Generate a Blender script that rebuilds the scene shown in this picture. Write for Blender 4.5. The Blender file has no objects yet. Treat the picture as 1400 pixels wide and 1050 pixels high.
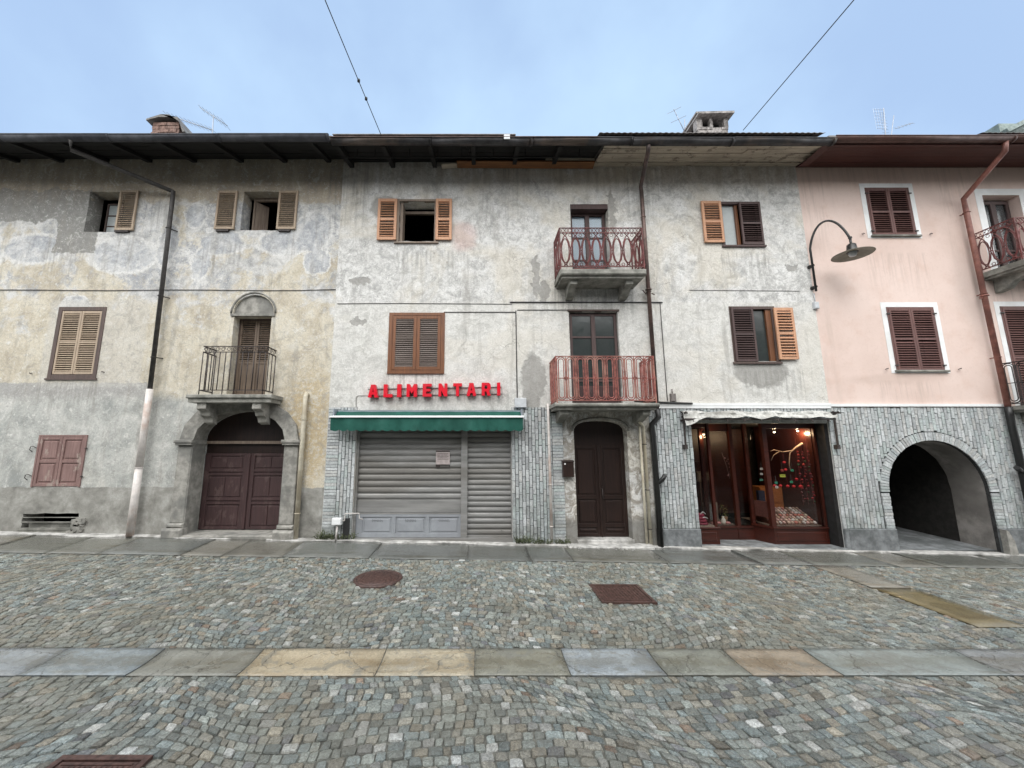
import bpy, math, random
from mathutils import Vector, geometry
R=math.radians; PI=math.pi
rnd=random.Random(7)
S=bpy.context.scene; C=S.collection
# ---------------------------------------------------------------- survey of the facade (camera model used to measure it)
FL=526.0; CU=655.0; CV=525.0; TH=R(8.9); DIST=8.0; EYE=1.9
def ray(v):
    b=(CV-v)/FL
    return math.cos(TH)-b*math.sin(TH), math.sin(TH)+b*math.cos(TH)
def XZ(u,v,Y=0.0):
    yd,zd=ray(v); t=(DIST+Y)/yd
    return (u-CU)/FL*t, EYE+zd*t
def fx(u,v,Y=0.0): return XZ(u,v,Y)[0]
def fz(v,Y=0.0): return XZ(0,v,Y)[1]
def gz(x,y):
    xc=max(-14,min(14,x)); w=max(0,min(1,(y+4)/4))
    z=w*(-.009-.0204*xc)+(1-w)*(-.14)
    if y<-4: z+=.02*(-4-y)
    if y<-14: z-=.02*(-14-y)
    return z
# ---------------------------------------------------------------- mesh builder
class M:
    def __init__(s): s.v=[]; s.f=[]; s.c=[]; s.sm=[]
    def face(s,idx,col=None,smooth=False):
        s.f.append(tuple(idx)); s.c.append(col); s.sm.append(smooth)
    def add(s,vs,fs,col=None,smooth=False):
        n=len(s.v); s.v.extend([tuple(p) for p in vs])
        for f in fs: s.face([n+i for i in f],col,smooth)
        return s
    def box(s,x0,x1,y0,y1,z0,z1,col=None,bev=0):
        if bev:
            b=bev
            # chamfer the four edges that run round the front (-Y) face
            vs=[(x0,y1,z0),(x1,y1,z0),(x1,y1,z1),(x0,y1,z1),(x0,y0+b,z0),(x1,y0+b,z0),(x1,y0+b,z1),(x0,y0+b,z1),
                (x0+b,y0,z0+b),(x1-b,y0,z0+b),(x1-b,y0,z1-b),(x0+b,y0,z1-b)]
            fs=[(0,3,2,1)]+[(i,(i+1)%4,4+(i+1)%4,4+i) for i in range(4)]+[(4+i,4+(i+1)%4,8+(i+1)%4,8+i) for i in range(4)]+[(8,9,10,11)]
            return s.add(vs,fs,col)
        vs=[(x0,y0,z0),(x1,y0,z0),(x1,y1,z0),(x0,y1,z0),(x0,y0,z1),(x1,y0,z1),(x1,y1,z1),(x0,y1,z1)]
        return s.add(vs,[(0,3,2,1),(4,5,6,7),(0,1,5,4),(1,2,6,5),(2,3,7,6),(3,0,4,7)],col)
    def obox(s,c,ax,ay,az,col=None):      # oriented box: centre and three half vectors
        c=Vector(c);ax=Vector(ax);ay=Vector(ay);az=Vector(az)
        vs=[c+i*ax+j*ay+k*az for k in(-1,1) for j in(-1,1) for i in(-1,1)]
        return s.add(vs,[(0,2,3,1),(4,5,7,6),(0,1,5,4),(1,3,7,5),(3,2,6,7),(2,0,4,6)],col)
    def bar(s,a,b,w,h=None,col=None):
        a=Vector(a);b=Vector(b);d=b-a;h=h or w
        up=Vector((0,1,0)) if abs(d.normalized().y)<.9 else Vector((0,0,1))
        x=d.cross(up).normalized(); y=d.cross(x).normalized()
        return s.obox((a+b)/2,d/2,x*w/2,y*h/2,col)
    def tube(s,pts,r,n=6,closed=False,col=None,cap=True):
        pts=[Vector(p) for p in pts]; N=len(pts); base=len(s.v)
        rr=r if isinstance(r,(list,tuple)) else [r]*N
        prev=None
        for i,p in enumerate(pts):
            if closed: t=(pts[(i+1)%N]-pts[i-1])
            else: t=pts[min(i+1,N-1)]-pts[max(i-1,0)]
            t.normalize()
            if prev is None:
                up=Vector((0,1,0)) if abs(t.y)<.9 else Vector((1,0,0))
                x=t.cross(up).normalized()
            else:
                x=(prev-t*prev.dot(t))
                x=x.normalized() if x.length>1e-6 else prev
            prev=x; y=t.cross(x)
            for k in range(n):
                a=2*PI*k/n; s.v.append(tuple(p+(x*math.cos(a)+y*math.sin(a))*rr[i]))
        for i in range(N if closed else N-1):
            j=(i+1)%N
            for k in range(n):
                l=(k+1)%n
                s.face((base+i*n+k,base+i*n+l,base+j*n+l,base+j*n+k),col,n>4)
        if cap and not closed:
            s.face([base+k for k in reversed(range(n))],col); s.face([base+(N-1)*n+k for k in range(n)],col)
        return s
    def lathe(s,c,prof,n=20,axis=None,col=None):   # prof: (radius, height) list
        c=Vector(c); ax=Vector(axis or (0,0,1)).normalized()
        x=ax.orthogonal().normalized(); y=ax.cross(x); base=len(s.v)
        for r,h in prof:
            for k in range(n):
                a=2*PI*k/n; s.v.append(tuple(c+ax*h+(x*math.cos(a)+y*math.sin(a))*r))
        for i in range(len(prof)-1):
            for k in range(n):
                l=(k+1)%n; s.face((base+i*n+k,base+i*n+l,base+(i+1)*n+l,base+(i+1)*n+k),col,True)
        return s
    def prism(s,poly,y0,y1,col=None):      # polygon in XZ extruded along Y
        n=len(poly)
        A=sum(poly[i][0]*poly[(i+1)%n][1]-poly[(i+1)%n][0]*poly[i][1] for i in range(n))
        if A<0: poly=poly[::-1]
        vs=[(x,y0,z) for x,z in poly]+[(x,y1,z) for x,z in poly]
        fs=[tuple(range(n)),tuple(range(2*n-1,n-1,-1))]+[(i,n+i,n+(i+1)%n,(i+1)%n) for i in range(n)]
        return s.add(vs,fs,col)
    def sheet(s,outer,holes,y,depths,rim=0.0):  # wall face with openings, each with its reveal
        loops=[outer]+holes
        tri=geometry.tessellate_polygon([[Vector((x,z,0)) for x,z in l] for l in loops])
        flat=[p for l in loops for p in l]
        base=len(s.v); s.v.extend([(x,y,z) for x,z in flat])
        for t in tri:
            a,b,c=[flat[i] for i in t]
            cr=(b[0]-a[0])*(c[1]-a[1])-(b[1]-a[1])*(c[0]-a[0])
            if abs(cr)<1e-9: continue
            t=t if cr>0 else (t[0],t[2],t[1])
            s.face([base+i for i in t])
        off=len(outer)
        for h,d in zip(holes,depths):
            n=len(h); b0=base+off; b1=len(s.v)
            s.v.extend([(x,y+d,z) for x,z in h])
            A=sum(h[i][0]*h[(i+1)%n][1]-h[(i+1)%n][0]*h[i][1] for i in range(n))
            for i in range(n):
                j=(i+1)%n
                q=(b0+i,b0+j,b1+j,b1+i)
                s.face(q if A>0 else q[::-1])
            off+=n
        if rim:
            n=len(outer); b1=len(s.v); s.v.extend([(x,y+rim,z) for x,z in outer])
            A=sum(outer[i][0]*outer[(i+1)%n][1]-outer[(i+1)%n][0]*outer[i][1] for i in range(n))
            for i in range(n):
                j=(i+1)%n; q=(base+j,base+i,b1+i,b1+j); s.face(q if A>0 else q[::-1])
        return s
    def build(s,name,mat,parent=None,origin=None):
        me=bpy.data.meshes.new(name)
        if origin is None:
            if parent is not None: origin=WO[parent.name]
            else:
                xs=[p[0] for p in s.v]; ys=[p[1] for p in s.v]; zs=[p[2] for p in s.v]
                origin=((min(xs)+max(xs))/2,(min(ys)+max(ys))/2,min(zs))
        ox,oy,oz=origin
        me.from_pydata([(x-ox,y-oy,z-oz) for x,y,z in s.v],[],s.f)
        if any(c is not None for c in s.c):
            at=me.color_attributes.new('Col','FLOAT_COLOR','CORNER'); buf=[]
            for f,c in zip(s.f,s.c):
                c=c or (1,1,1); buf.extend([c[0],c[1],c[2],1.0]*len(f))
            at.data.foreach_set('color',buf)
        if any(s.sm): me.polygons.foreach_set('use_smooth',s.sm)
        me.materials.append(mat); me.update()
        o=bpy.data.objects.new(name,me); C.objects.link(o)
        if parent is not None:
            p=WO[parent.name]; o.parent=parent; o.location=(ox-p[0],oy-p[1],oz-p[2])
        else: o.location=origin
        WO[o.name]=origin
        return o
WO={}
def thing(name,label,cat,loc,group=None):
    o=bpy.data.objects.new(name,None); C.objects.link(o); o.location=loc; WO[o.name]=tuple(loc)
    o.empty_display_size=.2
    return tag(o,label,cat,group)
def tag(o,label,cat,group=None):
    o['label']=label; o['category']=cat
    if group: o['group']=group
    return o
def struct(o,kind='structure'): o['kind']=kind; return o
# ---------------------------------------------------------------- material helpers
class T:
    def __init__(s,name):
        s.m=bpy.data.materials.new(name); s.m.use_nodes=True; s.t=s.m.node_tree; s.t.nodes.clear()
        s.out=s.t.nodes.new('ShaderNodeOutputMaterial')
        g=s.t.nodes.new('ShaderNodeNewGeometry'); s.pos=g.outputs['Position']; s.geo=g
    def n(s,typ,ins=None,**pr):
        nd=s.t.nodes.new(typ)
        for k,v in pr.items(): setattr(nd,k,v)
        for k,v in (ins or {}).items():
            sk=nd.inputs[k]
            if isinstance(v,bpy.types.NodeSocket): s.t.links.new(v,sk)
            else:
                if hasattr(sk.default_value,'__len__') and len(sk.default_value)==4 and len(v)==3: v=(*v,1)
                sk.default_value=v
        return nd
    def mix(s,f,a,b,bt='MIX'):
        nd=s.n('ShaderNodeMix',data_type='RGBA',blend_type=bt)
        for i,v in ((0,f),(6,a),(7,b)):
            if isinstance(v,bpy.types.NodeSocket): s.t.links.new(v,nd.inputs[i])
            else: nd.inputs[i].default_value=v if i==0 else ((*v,1) if len(v)==3 else v)
        return nd.outputs[2]
    def ma(s,op,a,b=0.0,c=0.0,clamp=False):
        return s.n('ShaderNodeMath',{0:a,1:b,2:c},operation=op,use_clamp=clamp).outputs[0]
    def sm(s,v,a,b,o0=0.0,o1=1.0):   # smoothstep a..b -> o0..o1
        return s.n('ShaderNodeMapRange',{0:v,1:a,2:b,3:o0,4:o1},interpolation_type='SMOOTHSTEP').outputs[0]
    def vec(s,sx,sy,sz,src=None):
        return s.n('ShaderNodeMapping',{0:src or s.pos,3:(sx,sy,sz)}).outputs[0]
    def noise(s,scale,detail=6,rough=.6,dist=0,src=None,off=0):
        v=src or s.pos
        if off: v=s.n('ShaderNodeVectorMath',{0:v,1:(off,off*.7,off*1.3)},operation='ADD').outputs[0]
        return s.n('ShaderNodeTexNoise',{'Vector':v,'Scale':scale,'Detail':detail,'Roughness':rough,'Distortion':dist}).outputs[0]
    def xz(s,warp=.0,scale=1.0,src=None):
        v=src or s.pos
        if warp:
            w=s.n('ShaderNodeTexNoise',{'Vector':v,'Scale':scale,'Detail':5.0,'Roughness':.6}).outputs[1]
            w=s.n('ShaderNodeVectorMath',{0:w,1:(.5,.5,.5)},operation='SUBTRACT').outputs[0]
            w=s.n('ShaderNodeVectorMath',{0:w,3:warp},operation='SCALE').outputs[0]
            v=s.n('ShaderNodeVectorMath',{0:v,1:w},operation='ADD').outputs[0]
        sp=s.n('ShaderNodeSeparateXYZ',{0:v}); return sp.outputs[0],sp.outputs[2]
    def boxm(s,X,Z,x0,x1,z0,z1,soft=.05):
        a=s.sm(X,x0-soft,x0+soft); b=s.sm(X,x1-soft,x1+soft,1,0); c=s.sm(Z,z0-soft,z0+soft); d=s.sm(Z,z1-soft,z1+soft,1,0)
        return s.ma('MULTIPLY',s.ma('MULTIPLY',a,b),s.ma('MULTIPLY',c,d))
    def ell(s,X,Z,cx,cz,rx,rz,soft=.25):
        a=s.ma('DIVIDE',s.ma('SUBTRACT',X,cx),rx); b=s.ma('DIVIDE',s.ma('SUBTRACT',Z,cz),rz)
        d=s.ma('SQRT',s.ma('ADD',s.ma('MULTIPLY',a,a),s.ma('MULTIPLY',b,b)))
        return s.sm(d,1-soft,1+soft,1,0)
    def bump(s,h,strength=.5,dist=.02,normal=None):
        i={'Height':h,'Strength':strength,'Distance':dist}
        if normal: i['Normal']=normal
        return s.n('ShaderNodeBump',i).outputs[0]
    def done(s,col,rough=.8,normal=None,metal=0.0,**kw):
        i={'Base Color':col,'Roughness':rough,'Metallic':metal}
        if normal: i['Normal']=normal
        i.update(kw)
        b=s.n('ShaderNodeBsdfPrincipled',i); s.t.links.new(b.outputs[0],s.out.inputs[0]); return s.m
def sc(c,k): return tuple(x*k for x in c)

def mat_simple(name,c,rough=.6,metal=0.0,var=.35,scale=8,dirt=None,bump=.15,stretch=(1,1,1)):
    t=T(name); v=t.vec(*stretch)
    n=t.noise(scale,6,.65,src=v); n2=t.noise(scale*.23,5,.6,src=v,off=7)
    f=t.sm(n,.3,.7); col=t.mix(f,sc(c,1-var),sc(c,1+var*.7))
    if dirt: col=t.mix(t.sm(n2,.48,.62,0,.75),col,dirt)
    return t.done(col,t.sm(n,.3,.7,min(1,rough+.12),max(0,rough-.1)),t.bump(n,bump,.01),metal)
def mat_wood(name,c,c2,rough=.65,peel=None,vert=True):
    t=T(name); v=t.vec(22,22,1.2) if vert else t.vec(1.2,22,22)
    g=t.noise(1.6,6,.7,.6,src=v); b=t.noise(1.3,4,.6)
    col=t.mix(t.sm(g,.3,.7),c,c2); col=t.mix(t.sm(b,.4,.7,0,.35),col,sc(c2,.6))
    if peel:
        p=t.noise(5,9,.72,src=t.vec(1,1,.45)); col=t.mix(t.sm(p,.55,.6,0,.85),col,peel)
    return t.done(col,rough,t.bump(g,.25,.006))

def drips(t,col,X,Z,L,c,k=.6):
    n=t.noise(1.0,7,.7,.2,src=t.vec(14,14,.7),off=13); n=t.sm(n,.46,.60); tot=None
    for x0,x1,zt,ln in L:
        e=t.ma('MULTIPLY',t.boxm(X,Z,x0,x1,zt-ln,zt,.05),t.sm(Z,zt-ln,zt-ln*.1)); tot=e if tot is None else t.ma('MAXIMUM',tot,e)
    return t.mix(t.ma('MULTIPLY',t.ma('MULTIPLY',tot,n),k),col,c)
def grade(t,stops,f):
    cr=t.n('ShaderNodeValToRGB',{0:f}); e=cr.color_ramp.elements
    while len(e)<len(stops): e.new(.5)
    for i,(p,c) in enumerate(stops): e[i].position=p; e[i].color=(*c,1)
    return cr.outputs[0]

# --- left house render
def mat_beige():
    t=T('weathered_beige_render')
    X,Z=t.xz(.5,1.1); X2,Z2=t.xz(.12,4); X3,Z3=t.xz(.55,2.6); X4,Z4=t.xz(.16,11)
    n1=t.noise(.55,9,.62,.4); n2=t.noise(2.1,10,.66,.7); n3=t.noise(7.5,8,.68); n4=t.noise(34,5,.6)
    st=t.noise(1.0,7,.65,.3,src=t.vec(4.5,4.5,.55),off=3)
    beige=grade(t,[(.28,(.36,.31,.235)),(.45,(.50,.445,.345)),(.56,(.59,.54,.435)),(.72,(.56,.53,.46))],n2)
    grey=grade(t,[(.3,(.27,.275,.28)),(.42,(.42,.42,.415)),(.5,(.56,.555,.54)),(.58,(.63,.625,.61)),(.72,(.70,.70,.69))],n2)
    nm=t.noise(1.7,9,.7,.35,off=31)
    zz=t.ma('MULTIPLY',t.ma('SUBTRACT',Z,5.0),.055)
    f=t.sm(t.ma('ADD',t.ma('ADD',t.ma('MULTIPLY',n1,.45),t.ma('MULTIPLY',nm,.55)),zz),.51,.57)
    col=t.mix(f,beige,grey)
    # blue-grey blotches of bare undercoat, upper storey
    bl=t.ma('MULTIPLY',t.ma('MULTIPLY',t.sm(n3,.48,.56),t.sm(n1,.46,.56)),t.sm(Z,4.9,5.5))
    col=t.mix(t.ma('MULTIPLY',bl,.75),col,(.27,.29,.33))
    # big fallen patch at the top left
    bz=t.sm(Z3,7.28,7.40); col=t.mix(t.ma('MULTIPLY',bz,.8),col,grade(t,[(.3,(.33,.265,.18)),(.7,(.46,.385,.27))],n2))
    bm=None; bi=None
    for cx,cz,rx,rz in [(-7.9,6.05,.75,.42),(-6.95,6.3,.25,.5),(-5.75,6.35,.5,.3),(-6.15,5.85,.25,.4),(-4.35,6.35,.6,.3),(-3.7,6.6,.4,.5),(-9.9,6.2,.7,.35),(-11.4,6.1,.8,.5),(-8.8,4.9,.3,.2),(-6.4,7.0,.25,.3),(-3.6,5.9,.3,.3)]:
        e=t.ell(X3,Z4,cx,cz,rx*1.1,rz*1.1,.06); bm=e if bm is None else t.ma('MAXIMUM',bm,e)
        e=t.ell(X3,Z4,cx,cz,rx*.93,rz*.93,.08); bi=e if bi is None else t.ma('MAXIMUM',bi,e)
    col=t.mix(t.ma('MULTIPLY',bm,t.sm(nm,.35,.5,.35,.95)),col,(.68,.675,.66)); col=t.mix(t.ma('MULTIPLY',bi,t.sm(nm,.62,.42,.2,.95)),col,grade(t,[(.35,(.25,.26,.29)),(.5,(.38,.40,.43)),(.65,(.52,.53,.55))],n3))
    pa=t.ma('MAXIMUM',t.boxm(X3,Z3,-10.9,-8.8,6.85,7.65,.015),t.boxm(X3,Z4,-9.45,-8.55,6.1,7.4,.015))
    pa=t.ma('MAXIMUM',pa,t.ma('MULTIPLY',t.boxm(X3,Z3,-14,-10.4,7.0,7.5,.03),.8))
    col=t.mix(pa,col,grade(t,[(.3,(.17,.17,.16)),(.7,(.30,.295,.28))],n3))
    # grey smooth repair band below the first-floor window
    rb=t.boxm(X4,Z4,-14,-6.95,2.72,3.18,.02); col=t.mix(t.ma('MULTIPLY',rb,.8),col,grade(t,[(.3,(.26,.27,.28)),(.7,(.36,.36,.36))],n3))
    lo=t.boxm(X,Z,-14,-4.4,-1,2.85,.12)
    lowc=grade(t,[(.34,(.25,.265,.255)),(.45,(.36,.37,.35)),(.54,(.45,.455,.43)),(.68,(.60,.595,.56))],nm)
    col=t.mix(t.ma('MULTIPLY',lo,t.sm(n1,.25,.45,.6,1)),col,lowc)
    fl=t.ma('MULTIPLY',t.sm(n3,.58,.62),t.sm(n1,.42,.5)); col=t.mix(t.ma('MULTIPLY',fl,.7),col,(.66,.65,.62))
    # pale smooth margin painted round the first-floor window
    pm=t.boxm(X2,Z2,-9.3,-7.15,3.1,5.0,.05); col=t.mix(t.ma('MULTIPLY',pm,.55),col,(.52,.50,.46))
    ochre=t.ma('MULTIPLY',t.ell(X,Z,-3.6,2.2,.55,1.2,.4),t.sm(n3,.42,.52)); col=t.mix(t.ma('MULTIPLY',ochre,.8),col,(.46,.35,.19))
    # stains
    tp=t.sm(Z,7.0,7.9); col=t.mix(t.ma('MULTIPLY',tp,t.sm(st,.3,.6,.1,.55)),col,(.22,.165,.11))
    col=t.mix(t.sm(st,.50,.68,0,.5),col,(.26,.245,.215))
    fm=t.noise(13,8,.7,2.2,off=41); col=t.mix(t.sm(fm,.54,.60,0,.4),col,(.25,.25,.245)); col=t.mix(t.sm(fm,.44,.39,0,.4),col,(.68,.67,.64)); mt=t.noise(4.2,9,.74,1.2,off=17); col=t.mix(t.sm(mt,.53,.60,0,.38),col,(.24,.235,.225)); col=t.mix(t.sm(mt,.44,.38,0,.45),col,(.62,.61,.58))
    col=drips(t,col,X2,Z2,[(-9.6,-8.7,6.35,1.1),(-6.2,-5.3,6.35,1.2),(-9.3,-8.0,3.2,1.0),(-9.3,-8.2,1.05,.9),(-5.9,-4.0,2.85,1.2),(-7.6,-7.0,7.4,1.8),(-3.5,-3.1,8.3,4.0),(-13,-11,8.4,2),(-4.9,-4.2,5.6,.9)],(.17,.165,.155),.4)
    da=t.sm(Z2,1.03,1.05,1,0); 
    dad=grade(t,[(.34,(.12,.118,.105)),(.46,(.22,.215,.195)),(.54,(.29,.285,.26)),(.66,(.42,.415,.39))],t.noise(2.4,10,.66,.15,off=11))
    col=t.mix(da,col,dad)
    col=t.mix(t.sm(n4,.35,.65,0,.22),col,sc((.3,.28,.25),.8))
    h=t.ma('ADD',t.ma('MULTIPLY',n3,.5),t.ma('MULTIPLY',n4,.18)); h=t.ma('ADD',h,t.ma('MULTIPLY',fl,.18)); h=t.ma('SUBTRACT',h,t.ma('MULTIPLY',pa,.6)); h=t.ma('ADD',h,t.ma('MULTIPLY',n2,1.2)); h=t.ma('SUBTRACT',h,t.ma('MULTIPLY',bi,.3)); h=t.ma('ADD',h,t.ma('MULTIPLY',fm,.4))
    return t.done(col,.9,t.bump(h,.45,.025))
def mat_grey():
    t=T('weathered_whitish_render')
    X,Z=t.xz(.45,1.3); X2,Z2=t.xz(.05,5); X3,Z3=t.xz(.34,5.5)
    n1=t.noise(.6,9,.62,.5,off=20); n2=t.noise(2.6,10,.68,1.3,off=5); n3=t.noise(8,8,.68,.8,off=9); n4=t.noise(36,5,.6)
    st=t.noise(1.0,7,.65,.3,src=t.vec(5,5,.5),off=3)
    col=grade(t,[(.28,(.29,.29,.285)),(.40,(.45,.447,.435)),(.48,(.60,.595,.575)),(.56,(.67,.665,.65)),(.72,(.76,.757,.745))],n2)
    fm=t.noise(12,8,.7,2.6,off=41); col=t.mix(t.sm(fm,.54,.59,0,.5),col,(.33,.325,.315)); col=t.mix(t.sm(fm,.45,.40,0,.55),col,(.80,.795,.78)); mt=t.noise(4.6,9,.74,1.4,off=17); col=t.mix(t.sm(mt,.53,.60,0,.45),col,(.30,.295,.285)); col=t.mix(t.sm(mt,.44,.38,0,.5),col,(.70,.69,.67))
    col=t.mix(t.ma('MULTIPLY',t.sm(n1,.48,.62),.45),col,(.58,.52,.41))
    gr=t.ma('MULTIPLY',t.sm(n3,.52,.58),t.sm(n1,.56,.44)); col=t.mix(t.ma('MULTIPLY',gr,.55),col,(.31,.31,.305))
    # cleaner, smoother coat on the first floor
    lo=t.boxm(X2,Z2,-3.2,7.4,2.6,4.95,.02); col=t.mix(t.ma('MULTIPLY',lo,.36),col,grade(t,[(.3,(.56,.54,.47)),(.6,(.66,.65,.62))],n1))
    # fallen plaster patches and repaired chases
    P=[(-2.62,5.44,.20,.07),(-2.62,4.5,.17,.06),(1.25,5.55,.07,.45),(1.42,5.2,.1,.2),(1.15,3.3,.22,.42),(1.1,2.85,.16,.3),(6.9,5.75,.14,.07),(3.0,7.1,.08,.5),(-2.1,7.2,.3,.25),(2.9,3.4,.14,.5),(5.95,3.4,.5,.3)]
    pa=None
    for cx,cz,rx,rz in P:
        e=t.ell(X3,Z3,cx,cz,rx*1.15,rz*1.15,.12); pa=e if pa is None else t.ma('MAXIMUM',pa,e)
    col=t.mix(t.ma('MULTIPLY',pa,.85),col,grade(t,[(.3,(.22,.215,.20)),(.7,(.37,.36,.34))],n3))
    pk=t.ma('MULTIPLY',t.ell(X,Z,-.35,6.5,.32,.36,.3),.4); col=t.mix(pk,col,(.55,.33,.30))
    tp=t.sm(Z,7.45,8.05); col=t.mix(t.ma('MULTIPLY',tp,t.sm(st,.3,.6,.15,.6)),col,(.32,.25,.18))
    col=t.mix(t.sm(st,.52,.70,0,.5),col,(.29,.275,.25))
    col=drips(t,col,X2,Z2,[(-1.9,-.4,6.15,1.0),(-2.0,-.7,3.4,.8),(1.6,3.4,5.25,1.0),(5.3,6.5,6.1,1.1),(5.6,6.9,3.45,.9),(-2.3,.6,3.0,.35),(3.3,4.1,8.2,2.2),(-3.1,-2.5,8.3,2.6),(1.3,3.6,2.65,.9),(.5,1.0,8.2,2.2)],(.20,.195,.18),.45)
    # grime round the house door
    gd=t.ma('MULTIPLY',t.boxm(X,Z,1.4,3.7,-.6,2.65,.15),t.sm(mt,.45,.56)); col=t.mix(t.ma('MULTIPLY',gd,.75),col,(.23,.20,.16))
    gd2=t.ma('MULTIPLY',t.boxm(X,Z,1.4,3.7,-.6,.45,.1),.85); col=t.mix(gd2,col,(.15,.145,.13))
    col=t.mix(t.sm(n4,.35,.65,0,.2),col,(.27,.26,.24))
    vo=t.n('ShaderNodeTexVoronoi',{'Vector':t.n('ShaderNodeVectorMath',{0:t.pos,1:t.n('ShaderNodeVectorMath',{0:t.n('ShaderNodeTexNoise',{'Vector':t.pos,'Scale':2.0,'Detail':6.0}).outputs[1],3:1.2},operation='SCALE').outputs[0]},operation='ADD').outputs[0],'Scale':.7},feature='DISTANCE_TO_EDGE').outputs[0]
    cr=t.ma('MULTIPLY',t.sm(vo,.0,.007,1,0),t.sm(n1,.5,.6)); col=t.mix(t.ma('MULTIPLY',cr,.6),col,(.2,.19,.17))
    h=t.ma('ADD',t.ma('MULTIPLY',n3,.6),t.ma('MULTIPLY',n4,.18)); h=t.ma('ADD',h,t.ma('MULTIPLY',n2,1.4)); h=t.ma('ADD',h,t.ma('MULTIPLY',fm,.6)); h=t.ma('SUBTRACT',h,t.ma('MULTIPLY',pa,.7)); h=t.ma('SUBTRACT',h,t.ma('MULTIPLY',cr,.3))
    return t.done(col,.9,t.bump(h,.55,.025))
def mat_pink():
    t=T('pink_render'); X,Z=t.xz(.25,1.5)
    n1=t.noise(.7,7,.6,.3); n2=t.noise(3,8,.6); n4=t.noise(40,4,.6); st=t.noise(1.0,6,.6,.2,src=t.vec(3.5,3.5,.45),off=3)
    col=grade(t,[(.3,(.58,.45,.395)),(.5,(.65,.515,.46)),(.7,(.69,.56,.505))],n1)
    col=t.mix(t.sm(n2,.5,.68,0,.3),col,(.55,.38,.31))
    col=t.mix(t.sm(st,.56,.74,0,.3),col,(.42,.33,.28))
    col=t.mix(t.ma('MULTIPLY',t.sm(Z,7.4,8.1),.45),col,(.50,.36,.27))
    X2,Z2=t.xz(.05,5); col=drips(t,col,X2,Z2,[(8.6,10.0,6.1,1.2),(8.4,9.7,3.2,.7),(11.1,12.9,5.5,1.6),(7.35,7.9,8.2,3.0),(10.5,11.2,8.2,3.5),(7.3,12,8.3,.9)],(.36,.28,.24),.32); ck=t.noise(9,8,.7,2.5,off=3); col=t.mix(t.sm(ck,.55,.60,0,.16),col,(.45,.33,.28))
    s2=t.ma('MULTIPLY',t.ell(X,Z,8.7,3.25,.8,.12,.5),.35); col=t.mix(s2,col,(.42,.31,.26))
    s3=t.ma('MULTIPLY',t.ell(X,Z,10.8,5.2,.35,.9,.6),.4); col=t.mix(s3,col,(.40,.33,.30))
    return t.done(col,.88,t.bump(t.ma('ADD',n2,t.ma('MULTIPLY',n4,.2)),.35,.012))
def mat_tile():
    t=T('stacked_stone_tiles'); a=t.n('ShaderNodeVertexColor',layer_name='Col').outputs[0]
    n=t.noise(26,6,.65); n2=t.noise(3,6,.6); col=t.mix(1.0,a,grade(t,[(.3,(.62,.62,.62)),(.7,(1.2,1.2,1.2))],n),'MULTIPLY')
    X,Z=t.xz(.3,2); col=t.mix(t.ma('MULTIPLY',t.sm(Z,1.3,.1),t.sm(n2,.38,.6,0,.6)),col,(.14,.155,.14))
    col=t.mix(t.sm(n2,.56,.7,0,.22),col,(.20,.195,.18))
    return t.done(col,.7,t.bump(n,.6,.012))
def mat_sett():
    t=T('wet_stone_setts'); a=t.n('ShaderNodeVertexColor',layer_name='Col').outputs[0]
    n=t.noise(70,7,.78,.6); n2=t.noise(11,7,.65,.8); w=t.noise(.7,4,.5); sp=t.noise(150,3,.7)
    col=t.mix(1.0,a,grade(t,[(.34,(.40,.40,.40)),(.5,(.95,.95,.95)),(.66,(1.75,1.75,1.72))],n),'MULTIPLY')
    col=t.mix(t.sm(n2,.5,.64,0,.5),col,(.135,.135,.12)); col=t.mix(t.sm(n2,.44,.36,0,.35),col,(.24,.225,.185))
    col=t.mix(t.sm(sp,.64,.70,0,.5),col,(.48,.50,.49))
    col=t.mix(t.sm(w,.46,.62,0,.38),col,(.17,.155,.115)); col=t.mix(t.sm(w,.42,.32,0,.3),col,(.16,.20,.185))
    return t.done(col,t.ma('ADD',t.sm(n2,.35,.65,.08,.26),t.sm(w,.42,.58,.0,.14)),t.bump(t.ma('ADD',n,t.ma('MULTIPLY',n2,1.5)),.7,.010),0.0,**{'Specular IOR Level':.65})
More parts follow.
